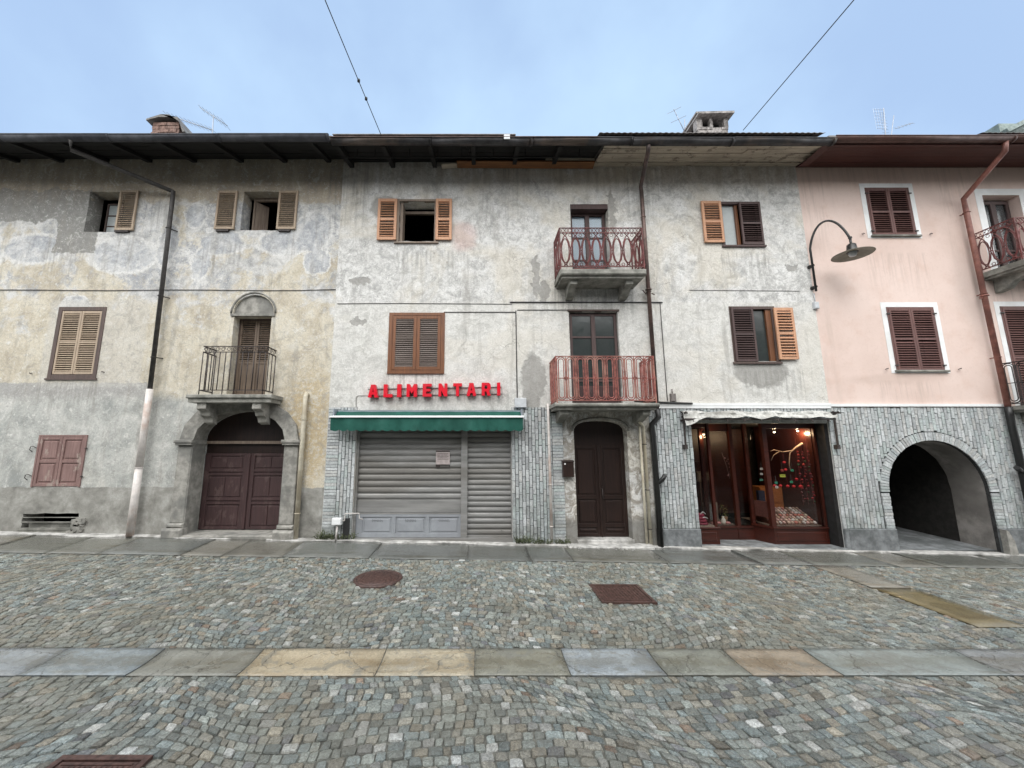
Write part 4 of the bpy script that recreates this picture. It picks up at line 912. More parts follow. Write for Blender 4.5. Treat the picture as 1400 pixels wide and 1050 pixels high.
# wiring and mouldings on the wall
m=M(); z=fz(413.5); m.tube([(fx(697,413),-.018,z),(fx(905,413),-.018,z-.005)],.013,6); x=fx(706,480); m.tube([(x,-.014,fz(425)),(x,-.014,fz(545))],.011,5)
m.tube([(fx(607,427),-.012,fz(427)),(x-.03,-.012,fz(427)),(x,-.014,fz(428.5))],.008,5); xx=fx(907,480); m.tube([(xx,-.014,z),(xx,-.014,fz(548))],.008,5)
m.tube([(x+.03,-.012,fz(424)),(fx(780,424),-.012,fz(424))],.008,5)
m.tube([(XA+.05,-.012,fz(415.5)),(-1.8,-.012,fz(415)),(fx(700,415),-.012,fz(416))],.006,4)
m.tube([(fx(942,397),-.012,fz(397)),(7.0,-.012,fz(397)-.02)],.005,4)
m.build('wall_cable',WIRE,H2)
m=M(); m.box(x3,XB-.001,-.05,-.002,fz(555),fz(551.5)); m.box(x3,XB-.001,-.045,-.0022,fz(558.5),fz(555)-.002); m.build('ledge_moulding',PAINTW,H2)
m=M(); m.tube([(x3-.3,-.07,fz(549)),(x3+.4,-.07,fz(551)),(x3+.9,-.065,fz(552))],.02,6); m.build('black_conduit',WIRE,H2)

# ------------------------------------------------------------------------------------ right, pink house
H3=thing('pink_house','smooth pink house with white window margins above an arched stone-tiled passage','house',(10.9,0,0))
w9=rect(1187,1247,257,322); w10=rect(1218,1283,420,506)
d3=(11.46,12.3,5.6,fz(267)); w11=(11.30,12.45,2.62,fz(419))
acx,ahw,azs,ar=9.27,1.02,.95,1.03
m=M(); PA=arch(acx,ahw+.06,-.55,azs,ar+.06,24,.0)
m.sheet([(XB,-.6),(XR,-.6),(XR,WT),(XB,WT)],[jrect(*w9,j=.002),jrect(*w10,j=.002),jrect(*d3,j=.002),jrect(*w11,j=.002),PA],0,[.05,.05,.25,.05,.05]); shell(m,XB,XR,True,True); m.build('wall',PK,H3)
def margin(m,r,w=.11,y=-.006,bot=True):
    a,b,c,d=r; m.box(a-w,a-.002,y,-.0005,c-(w*.6 if bot else 0),d+w); m.box(b+.002,b+w,y,-.0005,c-(w*.6 if bot else 0),d+w); m.box(a-.002,b+.002,y,-.0005,d+.002,d+w)
    if bot: m.box(a-.002,b+.002,y,-.0005,c-w*.6,c-.002)
def pinkwin(r):
    a,b,c,d=r; xm=(a+b)/2; m=M(); margin(m,r); m.box(a-.001,b+.001,-.0055,-.0005,c-.001,c) ; 
    f=M(); f.box(a,a+.03,-.015,.05,c,d); f.box(b-.03,b,-.015,.05,c,d); f.box(a+.03,b-.03,-.013,.05,d-.03,d); W=f.build('window',W_PNK,H3)
    m.build('painted_margin',PAINTW,W)
    louvre(a+.032,xm-.002,c,d-.032,.012,pitch=.05).build('shutter',W_PNK,W); louvre(xm+.002,b-.032,c,d-.032,.012,pitch=.05).build('shutter',W_PNK,W)
    M().box(a-.04,b+.06,-.06,.02,c-.045,c-.004,bev=.006).build('sill',SLABM,W)
    for x in (a-.22,b+.3): h=M(); hook(h,x,c+.02,-1); h.build('shutter_hook',IRON,W)
    for z in (c+.1,d-.15):
        for x in (a-.03,b-.05): M().box(x,x+.08,-.035,-.02,z-.012,z+.012).build('hinge',IRON,W)
pinkwin(w9); pinkwin(w10); pinkwin(w11)
for r_ in (w9,w10,w11): room(*r_,.06,.5,H3)
room(*d3,.27,.8,H3)
room(*w3,.11,.5,H1); room(*w6,.11,.5,H2); room(*w7,.11,.5,H2); room(*w8,.11,.5,H2)
m=M(); margin(m,d3,.16,bot=False); f,g=casement(d3[0]+.04,d3[1]-.04,d3[2],d3[3]-.05,.16,.07,2,3,.06,.04); W=f.build('balcony_door',W_DMA,H3); m.build('painted_margin',PAINTW,W); g.build('pane',GLASSW,W); M().box(d3[0],d3[1],.25,.26,d3[2],d3[3]).build('curtain',CURT,W)
b_=slabcorb(11.08,13.2,-.65,5.62,5.5,(11.35,12.95),H3,.5,.26); rail_ovals(11.08,13.2,-.65,5.69,6.54,RUSTRED2,b_)
b_=slabcorb(11.05,13.2,-.65,2.68,2.60,(11.3,12.95),H3,.5,.16); rail_loops(11.05,13.2,-.65,2.73,3.58,IRON,b_)
# cladding with radial tiles round the arch
def ablk(x):
    R_=.175
    dx=abs(x-acx)
    if dx>ahw+R_: return []
    o=(ar+R_)*math.sqrt(max(0,1-(dx/(ahw+R_))**2)); return [(-9,azs+o)]
m=M(); clad(m,XB,12.4,lambda x:.245,CT,ablk)
n=62
for i in range(n):
    a0=PI*i/n+.004; a1=PI*(i+1)/n-.004; r0=1.0; 
    c_=tilecol(); k=rnd.uniform(-.006,.008)
    m.prism([(acx+ahw*math.cos(a0),azs+ar*math.sin(a0)),(acx+(ahw+.165)*math.cos(a0),azs+(ar+.165)*math.sin(a0)),(acx+(ahw+.165)*math.cos(a1),azs+(ar+.165)*math.sin(a1)),(acx+ahw*math.cos(a1),azs+ar*math.sin(a1))],-.028+k,-.004,c_)
hclad(m,acx-ahw-.17,acx-ahw,.245,azs-.01); hclad(m,acx+ahw,acx+ahw+.17,.245,azs-.01)
m.build('stone_cladding',TILE,H3)
m=M(); m.sheet([(XB+.001,-.5),(12.4,-.5),(12.4,CT),(XB+.001,CT)],[[(x,max(z,-.45)) for x,z in arch(acx,ahw+.003,-.45,azs,ar+.003,24)]],-.006,[.07],.005); m.build('tile_mortar',MORTAR,H3)
M().box(XB,acx-ahw,-.06,-.001,-.5,.245,bev=.01).build('plinth',PLINTH,H3); M().box(acx+ahw,12.4,-.06,-.001,-.5,.245,bev=.01).build('plinth',PLINTH,H3)
m=M(); m.prism([(acx+ahw-.03,-.5),(acx+ahw+.16,-.5),(acx+ahw+.10,.05),(acx+ahw+.02,.22),(acx+ahw-.03,.25)],-.16,-.06); m.build('guard_stone',STONE,H3)
# passage tunnel
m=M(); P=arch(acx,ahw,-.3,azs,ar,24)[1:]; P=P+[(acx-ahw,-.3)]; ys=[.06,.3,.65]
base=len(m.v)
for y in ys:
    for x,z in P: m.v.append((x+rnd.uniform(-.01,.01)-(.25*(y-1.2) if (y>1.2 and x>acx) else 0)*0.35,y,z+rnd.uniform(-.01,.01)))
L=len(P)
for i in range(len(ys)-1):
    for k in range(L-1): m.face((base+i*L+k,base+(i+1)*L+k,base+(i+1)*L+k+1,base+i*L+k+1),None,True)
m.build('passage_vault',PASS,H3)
m=M(); m.box(acx-ahw-.02,acx+ahw+.02,.64,6.0,-.6,2.3); m.f=[f for i,f in enumerate(m.f) if i!=2]; m.c=m.c[1:]; m.sm=m.sm[1:]; m.build('passage_depth',mat_simple('passage_shade_black',(.02,.018,.016),.95),H3)  # darkness of the deep passage put into the near-black wall colour
m=M(); m.box(XB+.001,11.03,-.05,-.002,fz(556),fz(552.5)); m.build('ledge_moulding',PAINTW,H3)
m=M(); roof(m,7.2,XR,ye=-.97,ze=8.13,slope=.30); RF=m.build('roof',SHEETM,H3)
m=M(); roof(m,10.25,XR,ye=-1.05,ze=8.17,ty=1.2,slope=.34,wave=True); m.build('roof_sheet',SHEETM,RF)
m=M(); yy=1.2; m.obox((14.3,yy,10.22),(.95,0,.48),(0,.6,0),(-.02,0,.05)); m.box(13.6,14.6,.9,1.6,8.6,10.2); m.build('dormer',mat_simple('green_grey_metal',(.16,.20,.19),.5,.3),RF)
m=M()
vs=[(7.05,-.94,8.03),(XR,-.94,8.03),(XR,0,8.20),(7.38,0,8.235)]
soffit(m,7.3,XR,-.94,7.99,-.01,8.20,8,j=.002,gap=.004,split=5); m.box(7.05,XR,-.97,-.945,7.95,8.12); m.prism([(7.12,8.01),(7.3,8.14),(7.3,8.0)],-.94,-.3)
m.build('plank_soffit',W_RED,H3)
m=M(); gutter(m,7.2,XR,-1.03,8.055,.085,3.2); m.build('gutter',GUT_P,H3)
m=M(); xp=fx(1317,270,-.12); e=[(fx(1371,190,-1.0),-1.03,8.01),(fx(1372,206,-.95),-.97,7.82),(xp,-.12,fz(272,-.12)),(xp,-.12,fz(290,-.12)),(xp,-.12,2.64)]
m.tube(e,.048,10); clips(m,xp,(7.0,5.1,3.7),.05,-.12); m.tube([(xp-.05,-.12,5.0),(xp-.14,-.14,4.98)],.014,5); m.tube([(xp+.057*math.cos(a),-.12+.057*math.sin(a),5.05) for a in [2*PI*j/10 for j in range(10)]],.018,5,True)
DP=m.build('drainpipe',PIPE_R,H3)
m=M(); m.tube([(xp,-.12,2.66),(xp,-.12,2.5),(xp+.02,-.12,gz(11,0))],.06,10); m.tube([(xp,-.12,1.35),(xp-.10,-.16,1.4),(xp-.17,-.18,1.44)],.045,10); m.build('black_lower_pipe',LAMPB,DP)

# ------------------------------------------------------------------------------------ the other side of the street (closes the street, seen only in reflections)
H4=thing('plain_house','plain ochre house across the street, behind the viewer','house',(0,-13,0)); YO=-13.0
m=M(); H=[]; 
for fl_,(za,zb__) in enumerate(((.1,2.3),(3.2,4.7),(5.7,7.0))):
    for k in range(13): x=-19+k*3.1; H.append(jrect(x,x+(1.2 if fl_ else 1.5),za,zb__,j=.002,n=1))
m.sheet([(-22,-1),(23,-1),(23,8.3),(-22,8.3)],H,0,[-.2]*len(H)); m.v=[(x,YO-.0+y,z) for x,y,z in m.v]; 
m.add([(-22,YO-.0,8.3),(23,YO-.0,8.3),(23,YO-6,9.5),(-22,YO-6,9.5)],[(0,1,2,3)]); m.build('wall',mat_simple('ochre_render',(.20,.18,.155),.9,scale=2),H4)
for h in H: xs_=[p[0] for p in h]; zs_=[p[1] for p in h]; M().box(min(xs_)-.02,max(xs_)+.02,YO-.22,YO-.18,min(zs_)-.02,max(zs_)+.02).build('window',W_DMA,H4)
M().box(-22,23,YO-.2,YO+.8,8.3,8.42).build('eaves',W_EAV,H4)

# =================================================================================================== THINGS ON AND BEFORE THE HOUSES
# sign
A_='ALIMENTARI'
SG=thing('shop_sign','red block letters reading ALIMENTARI on two thin rails above the green awning','sign',(fx(594,533),0,fz(543)))
def letter(ch,x,z,w,h,y0,y1):
    s=.33*w; P={
    'A':[[(0,0),(.34,0),(.38,.22),(.62,.22),(.66,0),(1,0),(.72,1),(.28,1)]],
    'L':[[(0,0),(1,0),(1,.24),(.42,.24),(.42,1),(0,1)]],
    'I':[[(.2,0),(.75,0),(.75,1),(.2,1)]],
    'M':[[(0,0),(.3,0),(.3,.5),(.5,.25),(.7,.5),(.7,0),(1,0),(1,1),(.72,1),(.5,.68),(.28,1),(0,1)]],
    'E':[[(0,0),(1,0),(1,.22),(.4,.22),(.4,.4),(.85,.4),(.85,.6),(.4,.6),(.4,.78),(1,.78),(1,1),(0,1)]],
    'N':[[(0,0),(.32,0),(.32,.45),(.66,0),(1,0),(1,1),(.68,1),(.68,.55),(.34,1),(0,1)]],
    'T':[[(.33,0),(.67,0),(.67,.76),(1,.76),(1,1),(0,1),(0,.76),(.33,.76)]],
    'R':[[(0,0),(.34,0),(.34,.32),(.5,.32),(.64,0),(1,0),(.8,.38),(.97,.5),(1,.7),(.95,.9),(.8,1),(0,1)]]}[ch]
    H={'A':[[(.43,.42),(.57,.42),(.5,.75)]],'R':[[(.34,.53),(.58,.53),(.62,.66),(.58,.78),(.34,.78)]]}.get(ch,[])
    m=M(); f=lambda q:[(x+p[0]*w,z+p[1]*h) for p in q]
    m.sheet(f(P[0]),[f(q) for q in H],y0,[y1-y0]*len(H),y1-y0)
    # splayed return of the built-up letter: narrower lit face set proud
    return m
us=[505,525.5,543,556.5,578,599.5,620,639,659.5,678]; us=[(503.5,517),(524.5,536.5),(541,551),(556,570),(578,590),(599.5,611.5),(619.5,631.5),(638,651),(658.5,671),(678,686)]
for ch,(ua,ub) in zip(A_,us):
    v1=543.5-(ua-503)/183*3.0; v0=v1-17.5
    x0=fx(ua,535,-.12); x1=fx(ub,535,-.12); z0=fz(v1,-.12); z1=fz(v0,-.12)
    letter(ch,x0,z0,x1-x0,z1-z0,-.14,-.03).build('letter',REDL,SG)
m=M()
for dz in (.06,.205): 
    m.bar((fx(503,535,-.03),-.018,fz(543.5,-.1)+dz-.02),(fx(686,535,-.03),-.018,fz(540.5,-.1)+dz-.02),.012)
m.build('sign_rail',IRON,SG)
m=M(); m.tube([(fx(503,540),-.01,fz(541)),(fx(490,541),-.01,fz(541)),(fx(487,543),-.01,fz(543)),(fx(487,558),-.01,fz(558))],.006,5); m.build('sign_cable',CEM,SG)
# green awning (rolled in, cloth hanging over its front bar)
AW=thing('awning','dark green cloth awning with a white front bar above the roller shutter','awning',(-1.05,0,2.3))
ax0,ax1=fx(452,575,-.3),fx(715,575,-.3)
m=M(); n=60; zt=fz(561); zb_=fz(569,-.30)-.03; base=len(m.v)
for i in range(n+1):
    x=ax0+(ax1-ax0)*i/n; w=math.sin(i*.9)*.006
    m.v+= [(x*.99+.0,-.03,zt),(x,-.16,(zt+zb_)/2+.02+w),(x,-.30,zb_)]
for i in range(n):
    for k in range(2): a=base+i*3+k; m.face((a,a+1,a+4,a+3),None,True)
CL=m.build('awning_cloth',GREEN,AW)
m=M(); base=len(m.v); n=132
zv=fz(590,-.3)+.035
for i in range(n+1):
    x=ax0+(ax1-ax0)*i/n; ph=(i/n*22)%1; sc_=.028*abs(math.sin(PI*ph)); w=.018*math.sin(i*.31)+.009*math.sin(i*.83)
    m.v+=[(x,-.305,zb_),(x,-.305+w*.5,(zb_+zv)/2),(x,-.30+w,zv-sc_)]
for i in range(n):
    for k in range(2): a=base+i*3+k; m.face((a,a+1,a+4,a+3),None,True)
m.build('valance',GREEN,AW)
m=M(); m.box(ax0-.02,ax1+.02,-.335,-.31,zb_-.0,zb_+.04,bev=.005); m.build('front_bar',WTRIM,AW)
m=M()
for x in (ax0+.05,ax1-.02):
    m.prism([(x-.012,zb_-.02),(x+.012,zb_-.02),(x+.012,zt),(x-.012,zt)],-.30,-.03)
m.box(ax0+.02,ax1-.02,-.10,-.03,zt-.05,zt-.012); m.build('roller_bracket',ALUM,AW)
m=M(); m.box(ax1+.02,ax1+.07,-.3,-.22,zb_-.03,zb_+.09); m.build('winder_box',PLASTIC,AW)
# white awning, folded
AW=thing('awning','folded off-white awning with iron side arms over the wooden shop window','awning',(5.8,0,2.3))
bx0,bx1=fx(936,566,-.2),fx(1141,566,-.2); zt=fz(562,-.12); zl=fz(573,-.2)
m=M(); n=110; cols=7; base=len(m.v)
for i in range(n+1):
    x=bx0+(bx1-bx0)*i/n; f=i/n; sag=.035*abs(math.sin(f*PI*5))+.02*math.sin(f*41); lf=max(0,1-f*7)
    for k in range(cols+1):
        q=k/cols; m.v.append((x,-.08-.16*q-.02*math.sin(f*60+q*5)-.02*math.sin(q*9),zt-(zt-zl)*q*(.75+.4*lf)-sag*.6*q-.10*lf*q*q+.014*math.sin(q*12+f*23)))
for i in range(n):
    for k in range(cols): a=base+i*(cols+1)+k; m.face((a,a+1,a+cols+2,a+cols+1),None,True)
m.build('awning_cloth',WCLOTH,AW)
m=M(); m.bar((bx0,-.2,zl+.0),(bx1,-.2,zl+.0),.03)
for i in range(9): x=bx0+.15+(bx1-bx0-.3)*i/8; m.bar((x,-.21,zl-.01),(x,-.25,zl-.06),.012)
m.bar((bx0,-.03,zl-.02),(bx1,-.03,zl-.02),.04); m.build('support_bar',IRON,AW)
for x in (fx(936,590,-.1),fx(1143,590,-.1)):
    m=M(); m.bar((x,-.10,zt),(x,-.10,fz(611,-.1)),.028); m.box(x-.03,x+.03,-.12,-.03,fz(614,-.1),fz(608,-.1)); m.bar((x,-.03,zt-.02),(x,-.25,zt-.05),.03); m.bar((x,-.03,zt-.12),(x,-.22,zt-.02),.02); m.build('side_arm',IRON,AW)
m=M(); m.box(bx0+.2,bx1-.05,-.06,-.03,fz(579),fz(573)); m.build('shop_fascia',mat_simple('faded_fascia',(.30,.31,.29),.6,var=.3),AW)
# electric boxes
m=M(); a,b,c,d=rect(704,720,544,557,-.1); m.box(a,b,-.09,-.006,c,d,bev=.008); tag(m.build('junction_box',PLASTIC),'pale blue-grey junction box above the right end of the green awning','junction box')
m=M(); a,b,c,d=rect(917,924,538,549,-.05); m.box(a,b,-.07,-.006,c,d,bev=.01); m.tube([(a+.05,-.03,d),(a+.05,-.03,d+.1)],.012,6); tag(m.build('junction_box',mat_simple('brown_grey_box',(.18,.16,.15),.6)),'small dark grey junction box right of the lower red balcony','junction box')
# mailbox
MB=thing('mailbox','dark brown metal letter box on the tiled strip left of the front door','mailbox',(fx(776,640),-.02,fz(654)))
a,b,c,d=rect(769,784,631,652,-.08); m=M(); m.box(a,b,-.12,-.03,c,d,bev=.008); m.build('box_body',W_DOR,MB)
m=M(); m.obox(((a+b)/2,-.075,d+.012),((b-a)/2+.012,0,0),(0,.055,.012),(0,0,.006)); m.build('lid',W_DOR,MB); m=M(); m.box(a+.03,a+.06,-.124,-.12,d-.06,d-.03); m.build('name_tag',PAINTW,MB)
# paper notice on the shutter
NT=thing('paper_notice','small faded paper notice stuck on the wide roller shutter','notice',(fx(605,628),.08,fz(640)))
a,b,c,d=rect(596,615,615.5,639,.085); m=M(); m.box(a,b,.080,.086,c+.06,d,bev=.001); m.build('sheet',PAPER,NT)
m=M(); m.box(a,b,.0775,.0795,d-.035,d-.005); 
for k in range(5): m.box(a+.03,b-.03-.02*(k%2),.0775,.0795,d-.075-k*.028,d-.068-k*.028)
m.box(a+.0,a+.09,.079,.085,c,c+.055); m.box(a+.1,b,.079,.085,c+.045,c+.055); m.box(a+.1,b,.079,.085,c,c+.012); m.box(b-.015,b,.079,.085,c+.012,c+.045); m.build('dark_print',IRON,NT)
# gas meter post at the left pier
GM=thing('meter_post','white meter box on a short white post before the left tiled pier','meter box',(fx(461,725,-.12),-.12,gz(-2.9,-.1)))
a,b,c,d=rect(455,466,708.5,717.5,-.15); xx=(a+b)/2; m=M(); m.box(a-.01,b+.01,-.19,-.09,c,d,bev=.01); m.build('meter_box',PAINTW,GM)
m=M(); m.tube([(xx+.01,-.13,c),(xx-.01,-.13,gz(xx,-.1))],.018,8); m.build('post',PIPE_W,GM)
m=M(); m.tube([(b,-.12,c+.07),(b+.06,-.12,c+.07),(b+.06,-.10,d+.08),(b+.33,-.08,d+.08),(b+.33,-.06,d-.02),(b+.4,-.05,d-.04)],.011,6); m.build('white_tube',PIPE_W,GM)
m=M(); m.box(b+.02,b+.14,-.07,-.035,gz(xx,0),d-.02); m.build('dark_backboard',WIRE,GM)
# street lamp
yl=-.10; LX,LZ=XZ(1110,395,yl)
SL=thing('street_lamp','black swan-neck wall lamp with a shallow grey-green shade at the edge of the pink wall','street lamp',(LX,0,LZ))
P=[XZ(1113,398,yl)]; 
LXc=fx(1108,335,-.12)
b0=(LXc+.0,-.10,fz(398,-.1)); b1=(LXc,-.10,fz(340,-.1))
# arm swings out to the right and away from the wall
ex,ez=XZ(1163,330,-.55)
pts=[b0,b1]; top=fz(298,-.4)
C0=Vector(b1); C3=Vector((ex,-.55,ez))
for i in range(1,19):
    a=PI*(1-i/18.0*.97); hx=(C3.x-C0.x)/2; cx_=(C3.x+C0.x)/2
    f=i/18; zc=C0.z+(C3.z-C0.z)*f*1.0
    pts.append((cx_+hx*math.cos(a),-.10-.45*f,zc*1.0+math.sin(a)*(top-(C0.z+C3.z)/2)*.96))
m=M(); m.tube(pts,.022,10); m.build('arm',LAMPB,SL)
m=M()
for v in (363,392):
    z=fz(v,-.1); m.lathe((LXc,-.02,z),[(0,-.02),(.035,-.02),(.045,.0),(.03,.05),(.03,.1)],12,(0,-1,0))
m.build('wall_bracket',LAMPB,SL)
tip=Vector(pts[-1]); m=M(); ax_=(0,0,1)
m.lathe(tip,[(.0,.05),(.03,.05),(.034,.02),(.022,.0),(.022,-.10),(.05,-.11),(.075,-.13),(.085,-.22),(.10,-.24),(.105,-.30),(.0,-.30)],18,ax_); m.build('lamp_holder',LAMPB,SL)
m=M(); m.lathe(tip,[(.10,-.285),(.20,-.305),(.335,-.345),(.34,-.352),(.335,-.355),(.20,-.318),(.10,-.30)],30,ax_); m.build('lamp_shade',LAMPG,SL)
m=M(); m.lathe(tip,[(.0,-.39),(.05,-.38),(.07,-.34),(.07,-.30)],14,ax_); m.build('bulb',PLASTIC,SL)
m=M(); m.box(LXc-.04,LXc+.06,-.07,-.003,fz(423),fz(414),bev=.01); m.tube([(LXc+.01,-.03,fz(414)),(LXc+.01,-.03,fz(402))],.01,6); m.build('cable_box',PLASTIC,SL)
# antennas
def antenna(name,label,c,mast,boom,rods,cat='antenna'):
    m=M(); c=Vector(c); m.tube([c,c+Vector(mast)],.014,6); t_=c+Vector(mast)*.97; bm=Vector(boom)
    m.tube([t_-bm*.5,t_+bm*.5],.010,5); rd=Vector(rods[1]); n=rods[0]
    for i in range(n):
        p=t_-bm*.5+bm*(i+.5)/n; m.tube([p-rd*(.6+.4*i/n),p+rd*(.6+.4*i/n)],.006,4)
    return tag(m.build(name,ALUM),label,cat,'television antennas on the roofs')
def yz(u,v,Y=1.5): x,z=XZ(u,v,Y); return Vector((x,Y,z))
b=yz(289,200,1.2); t_=yz(292,158,1.2)
antenna('television_antenna','slanting television antenna right of the brick chimney',b,t_-b,yz(315,171,1.2)-yz(277,146,1.2),(7,(0,.22,.0)))
m=M(); p,q=yz(229,157,1.0),yz(291,178,1.0); m.tube([p,q],.012,5)
for i in range(12):
    c_=p.lerp(q,i/11); m.tube([c_+Vector((0,-.16,-.03)),c_+Vector((0,.16,.03))],.006,4)
m.tube([yz(289,200,1.0),q+Vector((0,0,.03))],.012,5); tag(m.build('television_antenna',ALUM),'long low television antenna reaching over the brick chimney cap','antenna','television antennas on the roofs')
m=M(); p,q=yz(921,149,1.0),yz(936,180,1.0); m.tube([p,q],.010,5); m.tube([yz(936,163,1.0),yz(937,205,1.0)],.014,5)
for k,(ua,va,ub,vb) in enumerate(((912,156,931,146),(917,168,938,158))): m.tube([yz(ua,va,1.0),yz(ub,vb,1.0)],.007,4)
for i in range(5): c_=p.lerp(q,(i+.5)/5); m.tube([c_+Vector((-.08,-.1,-.04)),c_+Vector((.08,.1,.04))],.005,4)
tag(m.build('television_antenna',ALUM),'thin crooked television antenna just left of the stone chimney','antenna','television antennas on the roofs')
m=M(); b=yz(1212,205,1.6); t_=yz(1208,148,1.6); m.tube([b,t_],.014,6)
for i in range(7): z=t_.z-.05-i*.10; m.tube([(t_.x-.30,1.6,z),(t_.x-.02,1.6,z)],.005,4); m.tube([(t_.x+.02,1.75,z),(t_.x+.2,1.75,z)],.005,4)
for i in range(5): x=t_.x-.30+.07*i; m.tube([(x,1.6,t_.z),(x,1.6,t_.z-.68)],.004,4)
m.tube([yz(1216,205,1.6),yz(1222,158,1.6)],.012,5); m.tube([yz(1224,176,1.6),yz(1248,168,1.6)],.008,4)
for i in range(5): c_=yz(1226+5*i,175-1.6*i,1.6); m.tube([c_+Vector((-.04,-.1,-.10)),c_+Vector((.04,.1,.10))],.005,4)
tag(m.build('television_antenna',ALUM),'grid-backed television antenna on the pink house roof','antenna','television antennas on the roofs')
# overhead cables
def cable(a,b,label,knots=()):
    a=Vector(a); b=Vector(b); m=M(); n=24
    P=[a.lerp(b,i/n)-Vector((0,0,.12*4*(i/n)*(1-i/n)*.2)) for i in range(n+1)]; m.tube(P,.0075,5)
    for k in knots: p=a.lerp(b,k); m.lathe(p-Vector((0,0,.03)),[(0,0),(.025,.01),(.025,.05),(0,.06)],8)
    return tag(m.build('overhead_cable',WIRE),label,'cable')
def ext(a,b,y): k=(y-a.y)/(b.y-a.y); return a+(b-a)*k
a=yz(522,187,-1.0); b=yz(445,0,-3.5); cable(a,ext(a,b,-13.0),'black overhead cable leaving the eaves above the orange shuttered window',(.075,.105))
a=yz(1016,178,-.9); b=yz(1166,0,-3.5); cable(a,ext(a,b,-13.0),'thin overhead cable rising to the right from beside the stone chimney')

# =================================================================================================== GROUND
BY0,BY1=-4.22,-3.76; PY=-1.08; SX0,SX1,SY=5.62,6.2,-3.3
mh=(-1.49,-1.94,.33); gr_=(1.58,2.28,-2.71,-2.06); gr3=(-2.72,-2.13,-5.72,-5.14)
m=M(); xs=[-60,-40,-25]+[-16+i for i in range(33)]+[25,40,60]; ys=[-60,-40,-25,-14]+[-12+i*.5 for i in range(25)]+[6,20,60]
idx={}
for i,x in enumerate(xs):
    for j,y in enumerate(ys):
        idx[i,j]=len(m.v); m.v.append((x,y,gz(x,min(y,0))-.011))
for i in range(len(xs)-1):
    for j in range(len(ys)-1): m.face((idx[i,j],idx[i+1,j],idx[i+1,j+1],idx[i,j+1]),None,True)
struct(m.build('ground',DIRT,origin=(0,0,0)))
# setts
def settcol():
    k=rnd.gauss(1.02,.24); r=rnd.random()
    if r<.36: c=(.204,.220,.200)
    elif r<.60: c=(.182,.210,.204)
    elif r<.79: c=(.232,.222,.188)
    elif r<.88: c=(.215,.195,.155)
    elif r<.955: c=(.30,.30,.28)
    elif r<.972: c=(.215,.16,.12)
    else: c=(.14,.145,.15)
    if rnd.random()<.013: c=(.50,.51,.49); k=rnd.uniform(.8,1.1)
    return sc(c,max(.55,k))
def inside(x,y,g=0):
    if y>PY-g: return True
    if BY0-g<y<BY1+g: return True
    if SX0-g<x<SX1+g and y>SY-g: return True
    if (x-mh[0])**2+(y-mh[1])**2<(mh[2]+.02+g)**2: return True
    for a,b,c,d in (gr_,gr3):
        if a-g<x<b+g and c-g<y<d+g: return True
    return False
def clampo(x,y,cx,cy):
    dx,dy=x-mh[0],y-mh[1]; dd=math.hypot(dx,dy)
    if dd<mh[2]+.025 and dd>0: k=(mh[2]+.025)/dd; x,y=mh[0]+dx*k,mh[1]+dy*k
    # keep a sett's corner on the side of a border its centre is on
    if cy<PY and y>PY-.005: y=PY-.005
    if cy>BY1 and y<BY1+.005: y=BY1+.005
    if cy<BY0 and y>BY0-.005: y=BY0-.005
    if SY-.05<y and cy>SY-.0:
        if cx<SX0 and x>SX0-.005: x=SX0-.005
        if cx>SX1 and x<SX1+.005: x=SX1+.005
    elif cy<SY and SX0<x<SX1 and y>SY-.005: y=SY-.005
    for a,b,c,d in (gr_,gr3):
        if a<x<b and c<y<d:
            if cx<a: x=a-.003
            elif cx>b: x=b+.003
            elif cy<c: y=c-.003
            else: y=d+.003
    return x,y
def warp(x,y):
    ph=.6*math.sin(y*.33+1.0)
    yy=y+.13*math.cos(2*PI*x/3.1+ph+.5*math.sin(y*1.3))+.07*math.sin(x*.9+y*.7)+.03*math.sin(x*4.1+y*2.7)
    xx=x+.06*math.sin(y*2.1+x*.4)+.10*math.sin(y*.8)+.025*math.sin(y*6.3+x*1.7)
    return xx,yy
m=M(); rh=.080; y=-9.2
while y<-.7:
    x=-13.5+rnd.uniform(0,.1)
    while x<14.2:
        w=rnd.choice((rnd.uniform(.055,.085),rnd.uniform(.07,.125)))
        q=[(x,y),(x+w,y),(x+w,y+rh),(x,y+rh)]; cx,cy=warp(x+w/2,y+rh/2)
        x+=w
        if inside(cx,cy,0) or cy<-9: continue
        gp=.003; pts=[]
        for (qx,qy),(sx,sy) in zip(q,((1,1),(-1,1),(-1,-1),(1,-1))):
            jx,jy=rnd.uniform(-.007,.007),rnd.uniform(-.007,.007)
            pts.append(warp(qx+sx*gp+jx,qy+sy*gp+jy))
        pts=[clampo(px,py,cx,cy) for px,py in pts]
        oc=[]
        for i in range(4):
            p=pts[i]; a=pts[i-1]; b=pts[(i+1)%4]; k=rnd.uniform(.06,.2)
            oc.append((p[0]+(a[0]-p[0])*k,p[1]+(a[1]-p[1])*k)); k=rnd.uniform(.06,.2); oc.append((p[0]+(b[0]-p[0])*k,p[1]+(b[1]-p[1])*k))
        h=gz(cx,cy)+rnd.uniform(-.005,.006); tx=rnd.gauss(0,.032); ty=rnd.gauss(0,.032)
        zf_=lambda px,py: h+tx*(px-cx)+ty*(py-cy)
        top=[(cx+(px-cx)*.90,cy+(py-cy)*.90) for px,py in oc]
        vs=[(px,py,zf_(px,py)) for px,py in top]+[(px,py,zf_(px,py)-.012) for px,py in oc]+[(cx+rnd.uniform(-.01,.01),cy+rnd.uniform(-.01,.01),h+rnd.uniform(.001,.006))]
        c=settcol(); m.add(vs,[(i,(i+1)%8,16) for i in range(8)]+[(8+i,8+(i+1)%8,(i+1)%8,i) for i in range(8)],c)
    y+=rh
o=struct(m.build('cobbled_road',SETT,origin=(0,0,0)))
